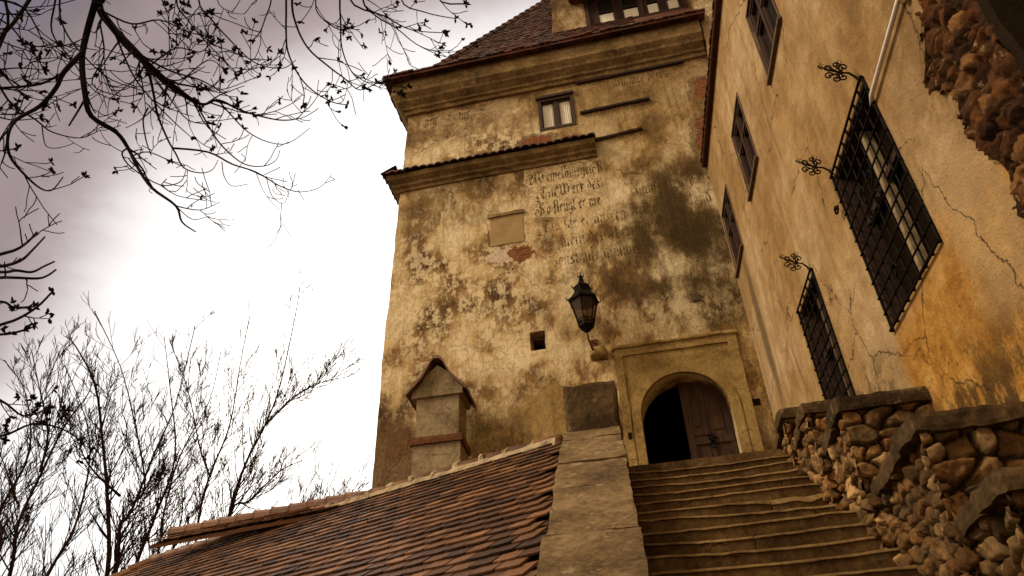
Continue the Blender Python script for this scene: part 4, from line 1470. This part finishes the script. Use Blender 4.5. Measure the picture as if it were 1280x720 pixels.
# hip at the far left
tb = MB()
h0, h1 = PB + ru * .9, HR(-.5, 0, 0)
for i in range(12):
    a, b = h0.lerp(h1, i / 12), h0.lerp(h1, (i + 1.12) / 12)
    tb.tube([b + V((0, 0, .05)), a + V((0, 0, .03))], [.135, .105], 8)
obj('hip_tiles', tb, RIDGE, hroof)
# walls below
mb = MB()
e0, e1 = HR(-.1, .35, 0), HR(RL + verg * HL - .35, .35, 0)
bx0, bx1 = bk(.9, 1.9, 0), bk(RL - 1.6, 1.3, 0)
zt = e0.z - .15
for p, q in ((e0, e1), (e1, bx1), (e0, bx0)):
    a, b = V((p.x, p.y, 0)), V((q.x, q.y, 0))
    n = V((-(b - a).y, (b - a).x, 0)).normalized() * .15
    za, zb_ = (zt if p is not bx1 else 5.0), (zt if q in (e1,) else 4.6)
    k = len(mb.v)
    mb.v += [a + n, b + n, b + n + V((0, 0, zb_)), a + n + V((0, 0, za)), a - n, b - n, b - n + V((0, 0, zb_)), a - n + V((0, 0, za))]
    for f in ((0, 1, 2, 3), (5, 4, 7, 6), (1, 5, 6, 2), (4, 0, 3, 7), (3, 2, 6, 7), (0, 4, 5, 1)):
        mb.face(tuple(k + x for x in f))
obj('wall', mb, REPAIR, house)

# chimney
CS0, CS1, CK0, CK1 = -5.08, -4.16, .45, 1.2
mb = MB()
mb.rough(SK, CS0, CS1, CK0, CK1, 4.6, 6.98, 8, 6, 16, .008, 4, 1)
mb.rough(SK, CS0 + .04, CS1 - .03, CK0 + .03, CK1 - .03, 7.12, 8.0, 8, 6, 8, .008, 4, 2)
chim = obj('chimney', mb, CHIM, house, label='pale rendered chimney with a rusty brick band and little tiled gable')
mb = MB(); mb.rough(SK, CS0 - .05, CS1 + .045, CK0 - .04, CK1 + .05, 6.98, 7.12, 10, 8, 2, .012, 5, 3, .01)
obj('band', mb, BRICKB, chim)
mb = MB()
cm = (CS0 + CS1) / 2
mb.plate(lambda s, z, k: SK(s, k, z), [(CS0 - .06, 7.95), (CS1 + .05, 7.95), (CS1 + .05, 8.10), (cm + .2, 8.46), (cm, 8.62), (cm - .2, 8.46), (CS0 - .06, 8.10)], [], CK1 + .02, CK0 - .02)
obj('gable', mb, CHIM, chim)
mb = MB()
curve = [(-.60, 7.98), (-.42, 8.16), (-.28, 8.32), (-.20, 8.48), (-.13, 8.62), (-.05, 8.71), (.05, 8.71), (.13, 8.62), (.20, 8.48), (.28, 8.32), (.42, 8.16), (.62, 7.96)]
for (a, za), (b, zb_) in zip(curve, curve[1:]):
    nseg = 5
    for j in range(nseg):
        ka, kb = CK0 - .14 + (CK1 - CK0 + .30) * j / nseg, CK0 - .14 + (CK1 - CK0 + .30) * (j + 1) / nseg - .008
        mb.plate(lambda s, z, k: SK(s, k, z + noise.noise(V((s * 6, k * 6, 1))) * .02), [(cm + a, za), (cm + b, zb_), (cm + b, zb_ + .07), (cm + a, za + .07)], [], ka, kb)
obj('cap_tiles', mb, RIDGE, chim)

# ================================================================== TREES
def catmull(pts, n=4):
    out = []
    P = [pts[0]] + list(pts) + [pts[-1]]
    for i in range(1, len(P) - 2):
        for j in range(n):
            t = j / n
            a, b, c, d = P[i - 1], P[i], P[i + 1], P[i + 2]
            out.append(.5 * ((2 * b) + (c - a) * t + (2 * a - 5 * b + 4 * c - d) * t * t + (3 * b - a - 3 * c + d) * t ** 3))
    out.append(P[-2])
    return out


def grow(b, p, d, ln, r, lev, rng, up=.25, tw=1.0, minr=.004):
    n = 5 if lev > 0 else 4
    pts, rad = [p.copy()], [r]
    q = p.copy(); dd = d.copy()
    for i in range(n):
        dd = (dd + V((rng.gauss(0, .09), rng.gauss(0, .09), rng.gauss(0, .08) + up * .15)) * tw).normalized()
        q = q + dd * ln / n
        pts.append(q.copy()); rad.append(max(minr, r * (1 - .75 * (i + 1) / n)))
    b.tube(pts, rad, 4 if lev > 1 else 3, cap=False)
    if lev <= 0:
        return
    k = rng.randint(3, 5) if lev > 1 else rng.randint(2, 4)
    for j in range(k):
        t = rng.uniform(.25, .98)
        i = min(n - 1, int(t * n)); s = pts[i].lerp(pts[i + 1], t * n - i)
        ax = (pts[i + 1] - pts[i]).normalized()
        o = V((rng.gauss(0, 1), rng.gauss(0, 1), rng.gauss(0, 1))); o = (o - ax * o.dot(ax)).normalized()
        nd = (ax * .95 + o * .52 + V((0, 0, .12))).normalized()
        grow(b, s, nd, ln * rng.uniform(.42, .62), max(minr, rad[i] * .55), lev - 1, rng, up, tw, minr)


def far_tree(lab, dist, stems, seed, r0=.10):
    """bare tree: main stems given by bearing and height at their distance, side branches grown from them"""
    rng = random.Random(seed)
    first = stems[0][0]
    d0 = ray(*first); base = EYE + d0 * (dist / d0.y); base.z = -.3
    t = thing('bare_tree', lab, 'tree', base, 'leafless trees behind the tiled roof')
    tr, cw = MB(), MB()
    for si, st in enumerate(stems):
        pts = []
        dd = dist + rng.uniform(-1.2, 1.2)
        for i, (px, py) in enumerate(st):
            d = ray(px, py)
            pts.append(EYE + d * ((dd + i * rng.uniform(-.4, .4)) / d.y))
        joined = st[0][1] < 640
        if not joined:
            pts = [base + V((rng.uniform(-.2, .2), rng.uniform(-.2, .2), 0)), base.lerp(pts[0], .6)] + pts
        pts = catmull(pts, 4)
        n = len(pts)
        rr = r0 * (.55 if joined else 1) * rng.uniform(.8, 1.1)
        rad = [max(.017, rr * (1 - .88 * i / (n - 1))) for i in range(n)]
        tr.tube(pts, rad, 6)
        L_ = sum((a - b).length for a, b in zip(pts, pts[1:]))
        for i in range(2, n):
            if pts[i].z < 5 and rng.random() < .6:
                continue
            late = i > .72 * n
            for _ in range(1 if late else rng.choice((2, 2, 3))):
                s = pts[i - 1].lerp(pts[i], rng.random())
                ax = (pts[i] - pts[i - 1]).normalized()
                o = V((rng.gauss(0, 1), rng.gauss(0, 1), rng.gauss(0, .6))); o = (o - ax * o.dot(ax)).normalized()
                f = 1 - .55 * i / n
                grow(cw, s, (ax * .85 + o * .6).normalized(), rng.uniform(1.1, 2.7) * (f if not late else .5), max(.012, rad[i] * .5), 1 if late and rng.random() < .6 else 2, rng, .9, .8, .0088)
    obj('trunk', tr, BARKF, t, smooth=True)
    obj('crown', cw, BARKF, t)
    return t


far_tree('tallest leafless tree, right of the group, with a branch reaching right', 27, [
    [(284, 654), (306, 582), (331, 532), (350, 482), (369, 395), (375, 358)],
    [(247, 657), (262, 595), (287, 532), (300, 457), (312, 395)],
    [(331, 532), (369, 495), (400, 479), (422, 473)],
    [(262, 595), (250, 560), (240, 510), (231, 476), (212, 426)],
    [(287, 645), (312, 626), (350, 589), (378, 576)]], 3, .09)
far_tree('many-stemmed leafless tree in the middle of the group', 25, [
    [(144, 720), (150, 657), (164, 639), (194, 564), (219, 507), (244, 407)],
    [(134, 720), (134, 620), (128, 551), (119, 482), (94, 432), (82, 420)],
    [(164, 630), (181, 607), (169, 532), (150, 457), (118, 389)],
    [(168, 712), (194, 645), (219, 570), (212, 480), (205, 420)],
    [(150, 620), (110, 580), (90, 530)]], 5, .10)
far_tree('leafless tree at the left edge with dense twigs', 23, [
    [(12, 720), (22, 657), (50, 595), (81, 532), (112, 489), (120, 450)],
    [(0, 680), (0, 639), (37, 564), (31, 489), (5, 450)],
    [(59, 720), (94, 657), (112, 576), (106, 520), (81, 457)],
    [(50, 590), (60, 540), (48, 480), (40, 440)], [(22, 630), (5, 580), (-20, 520)]], 9, .08)
far_tree('small thin leafless tree just showing over the tiled roof', 34, [
    [(366, 660), (372, 635), (394, 592)], [(424, 650), (430, 628), (452, 600)], [(398, 645), (402, 630), (410, 612)]], 12, .06)
far_tree('slender leafless tree low between the taller ones', 31, [
    [(196, 700), (205, 640), (225, 570), (262, 500), (276, 440)], [(215, 690), (228, 640), (226, 600)]], 15, .08)

# ---------- the near tree that hangs into the top left
near = thing('overhanging_tree', 'dark budding tree branches hanging in from the top left', 'tree', V((-8.2, 3.4, 0)))
rng = random.Random(21)
trunk, br, bud = MB(), MB(), MB()


def PP(px, py, r):
    return EYE + ray(px, py) * r


def buds(p, d, big=1.0):
    for _ in range(rng.randint(3, 6)):
        o = V((rng.gauss(0, 1), rng.gauss(0, 1), rng.gauss(0, 1))).normalized()
        c = p + o * .010 * big
        ax = (d * .5 + o).normalized()
        r = rng.uniform(.0065, .010) * big
        bud.lathe(c, [(.003, -.008 * big), (r, .002), (r * .8, .012 * big), (.001, .024 * big)], 5, ax, cap=False)


def twig(p, d, ln, r, lev, budp):
    n = 5
    pts, rad = [p.copy()], [r]; q = p.copy(); dd = d.copy()
    for i in range(n):
        up = -.05 + .42 * i / n
        dd = (dd + V((rng.gauss(0, .14), rng.gauss(0, .14), rng.gauss(0, .1) + up * .55))).normalized()
        q = q + dd * ln / n; pts.append(q.copy()); rad.append(max(.0028, r * (1 - .6 * (i + 1) / n)))
    br.tube(pts, rad, 4, cap=False)
    if rng.random() < budp * .75:
        buds(pts[-1], dd)
    if lev > 0:
        for _ in range(rng.randint(1, 3)):
            i = rng.randint(1, n - 1); ax = (pts[i] - pts[i - 1]).normalized()
            o = V((rng.gauss(0, 1), rng.gauss(0, 1), rng.gauss(0, .7))); o = (o - ax * o.dot(ax)).normalized()
            twig(pts[i], (ax * .7 + o * .7).normalized(), ln * rng.uniform(.35, .6), max(.003, rad[i] * .7), lev - 1, budp)


def limb(px, r, r0, r1, dens, budp, tip=None, scale=1.0, tl=.35):
    """a branch through given bearings at distance r (drifting), with twigs"""
    n = len(px)
    dr = rng.uniform(-.35, .35)
    pts = [PP(x * scale, y * scale, r + dr * i / n + .12 * sin(i * 1.3 + r * 9)) for i, (x, y) in enumerate(px)]
    pts = catmull(pts, 4); m_ = len(pts)
    rad = [r0 + (r1 - r0) * i / (m_ - 1) for i in range(m_)]
    (trunk if r0 > .026 else br).tube(pts, rad, 6 if r0 > .015 else 5)
    for i in range(2, m_):
        if rng.random() < dens:
            ax = (pts[i] - pts[i - 1]).normalized()
            o = V((rng.gauss(0, 1), rng.gauss(0, 1), rng.gauss(0, .7))); o = (o - ax * o.dot(ax)).normalized()
            twig(pts[i], (ax * .65 + o * .75).normalized(), tl * rng.uniform(.5, 1.25), max(.0035, min(.009, rad[i] * .6)), 1, budp)
    if rng.random() < budp * 1.5:
        buds(pts[-1], (pts[-1] - pts[-2]).normalized(), 1.15)


H = .5
# heavy limbs
tb_ = V((-8.2, 3.4, -.2)); t1 = V((-8.0, 3.3, 3.5)); t2 = V((-7.6, 3.4, 6.5)); t3 = V((-6.6, 3.7, 9.0))
trunk.tube(catmull([tb_, t1, t2, t3, V((-5.8, 4.0, 12))], 5), [.34 - .24 * i / 20 for i in range(21)], 10)
trunk.tube(catmull([t2, PP(-160, -90, 7.0), PP(20, -110, 6.0), PP(118, -60, 5.6), PP(122, 2, 5.5)], 5), [.11 - .072 * i / 20 for i in range(21)], 8)
trunk.tube(catmull([PP(20, -110, 6.0), PP(240, -120, 5.8), PP(420, -90, 5.9), PP(560, -60, 6.1)], 5), [.08 - .05 * i / 15 for i in range(16)], 7)
trunk.tube(catmull([t1, PP(-300, 330, 6.6), PP(-150, 360, 5.6), PP(-58, 345, 5.0)], 5), [.075 - .062 * i / 15 for i in range(16)], 7)
for px, r0, r1, dn, bp in (
    ([(240, 0), (215, 90), (205, 150), (212, 230), (228, 290), (290, 330), (320, 370), (345, 420), (380, 470), (440, 515), (455, 555), (490, 580)], .033, .006, .12, .05),
    ([(440, 515), (500, 525), (550, 505)], .007, .003, .2, .0),
    ([(440, 515), (480, 548), (525, 540)], .006, .003, .2, .0),
    ([(320, 370), (305, 385), (330, 420), (400, 462), (450, 455), (465, 425)], .009, .003, .2, .0),
    ([(330, 390), (370, 380), (420, 400), (460, 418)], .007, .004, .1, .0),
    ([(222, 230), (200, 270), (172, 315)], .012, .007, .1, .0),
    ([(208, 130), (160, 180), (140, 220), (100, 265), (40, 300), (20, 340), (25, 390), (60, 435), (100, 470), (130, 475), (158, 442)], .022, .004, .12, .15),
    ([(160, 180), (100, 210), (0, 220), (-60, 225)], .012, .010, .12, .3),
    ([(244, -4), (275, 60), (330, 120), (390, 180), (440, 220), (490, 258)], .042, .018, .35, .25),
    ([(250, 20), (300, 100), (350, 150), (420, 215), (500, 260), (545, 250), (600, 275), (650, 290), (700, 300), (740, 297), (758, 280)], .020, .004, .3, .25),
    ([(330, 120), (370, 180), (385, 240), (395, 290), (420, 350), (440, 385), (460, 420), (500, 432), (530, 425), (545, 400)], .016, .003, .2, .05),
    ([(430, 370), (520, 380), (580, 410), (640, 430), (700, 465), (750, 480), (800, 468), (830, 435)], .011, .003, .22, .0),
    ([(490, 258), (530, 330), (560, 370), (610, 410), (660, 415), (690, 400), (700, 375)], .010, .003, .2, .05),
    ([(545, 250), (580, 290), (620, 330), (670, 355), (720, 358), (775, 320)], .009, .003, .2, .0),
    ([(370, 270), (358, 300), (365, 350), (378, 388)], .009, .005, .1, .0),
    ([(555, 405), (560, 440), (580, 465), (620, 460)], .005, .003, .1, .0),
    ([(665, 440), (680, 490), (710, 508), (722, 475)], .005, .003, .1, .0),
    ([(745, 475), (760, 500)], .004, .003, .0, .0),
    ([(400, 190), (450, 200), (520, 150), (560, 175)], .008, .004, .5, .9),
    ([(380, 160), (440, 120), (500, 130), (530, 105)], .008, .004, .5, .9),
    ([(260, 30), (330, 60), (400, 50), (470, 80), (520, 90)], .010, .004, .5, .9),
    ([(340, 130), (420, 175), (500, 200), (545, 225), (595, 255)], .010, .004, .6, .7),
    ([(300, 100), (360, 160), (420, 240), (470, 300), (530, 310)], .010, .004, .5, .6),
    ([(290, 90), (340, 200), (420, 290), (480, 345)], .010, .004, .4, .2),
    ([(250, 60), (260, 140), (230, 210), (300, 240), (350, 235)], .008, .004, .35, .3),
    ([(140, -10), (130, 80), (180, 150), (240, 230), (330, 260)], .010, .004, .3, .2),
    ([(150, -10), (160, 70), (210, 140), (280, 200), (370, 230)], .010, .004, .3, .3),
    ([(495, -10), (530, 50), (570, 95), (620, 145), (660, 165), (710, 170), (740, 150)], .010, .004, .2, .1),
    ([(440, -10), (470, 50), (520, 110), (560, 150), (600, 185), (635, 165)], .009, .004, .25, .3),
    ([(540, -10), (580, 30), (610, 35)], .006, .003, .1, .0),
    ([(715, -10), (715, 80), (720, 130), (745, 185), (780, 225), (830, 255), (870, 262)], .012, .005, .3, .7),
    ([(745, 180), (760, 230), (757, 262)], .006, .005, .1, 1.),
    ([(730, -10), (740, 60), (770, 120), (820, 165), (860, 195), (900, 225), (945, 205)], .013, .004, .35, .8),
    ([(850, -10), (852, 60), (855, 120), (880, 180), (925, 210), (965, 222)], .012, .003, .35, .8),
    ([(870, -10), (960, 40), (1030, 75), (1115, 82)], .011, .004, .4, .9),
    ([(905, -10), (940, 40), (990, 70), (1040, 110), (1095, 137)], .012, .004, .45, .9),
    ([(1000, -10), (1060, 30), (1140, 47)], .010, .005, .35, .9),
    ([(1090, -14), (1165, 10)], .009, .007, .3, 1.),
    ([(790, -10), (800, 40), (850, 75), (875, 70)], .008, .005, .3, 1.),
    ([(680, -10), (665, 40), (650, 80), (632, 100)], .008, .005, .4, 1.),
    ([(80, -10), (40, 50), (5, 90), (-40, 140)], .018, .014, .4, .4),
    ([(-30, 150), (20, 250), (90, 300), (130, 330), (200, 345), (250, 325)], .012, .004, .25, .2),
    ([(105, 315), (115, 365), (150, 370)], .006, .003, .2, .0),
    ([(-30, 30), (30, 70), (60, 110), (80, 125)], .008, .004, .5, .2),
    ([(-40, 80), (20, 110), (75, 128)], .008, .004, .5, .2),
    ([(-40, 180), (40, 170), (110, 175)], .008, .004, .5, .9),
    ([(-40, 220), (50, 225), (110, 228)], .008, .004, .5, .9),
    ([(-40, 280), (30, 300), (100, 295)], .008, .004, .5, .9),
    ([(-40, 380), (20, 375), (45, 368)], .007, .005, .5, .9),
    ([(10, -10), (20, 60), (-10, 150), (20, 200), (60, 240)], .012, .005, .4, .5),
    ([(-30, -5), (60, 20), (110, 110)], .012, .004, .4, .2),
):
    if px[0][1] <= -4 and px[0][0] > 100:
        px = [(px[0][0] + rng.uniform(-30, 30), -210)] + px
    limb(px, rng.uniform(5.3, 6.1) if r0 < .03 else 5.6, r0 * .72, r1 * .78, dn, bp * .7, scale=H, tl=.30)
for px, r0, r1, dn, bp in (
    ([(-60, 335), (0, 318), (20, 312), (35, 302), (46, 290)], .013, .005, .05, 0),
    ([(-60, 340), (0, 333), (25, 326), (40, 313), (56, 296)], .013, .005, .05, 0),
    ([(-60, 335), (0, 340), (20, 338), (40, 340), (55, 333), (68, 327)], .011, .005, .05, 0),
    ([(-50, 350), (0, 347), (17, 347), (47, 348), (60, 344), (70, 337)], .011, .005, .05, 0),
    ([(-60, 425), (0, 406), (23, 398), (47, 383), (66, 364)], .011, .006, .12, .8),
    ([(-60, 380), (0, 377), (17, 384), (43, 383)], .010, .006, .12, .8),
    ([(-60, 420), (0, 418), (17, 416), (32, 412)], .009, .006, .1, .8),
    ([(-60, 480), (0, 500), (30, 520), (60, 510)], .009, .004, .35, .7),
    ([(-60, 540), (0, 545), (40, 530), (75, 535), (100, 550)], .009, .004, .35, .6)):
    limb([(-64, 350)] + px if px[0][1] < 430 else px, rng.uniform(4.95, 5.05), r0, r1, dn, bp, tl=.18)
obj('trunk', trunk, BARK, near, smooth=True)
obj('branches', br, BARK, near)
obj('buds', bud, BARK, near)
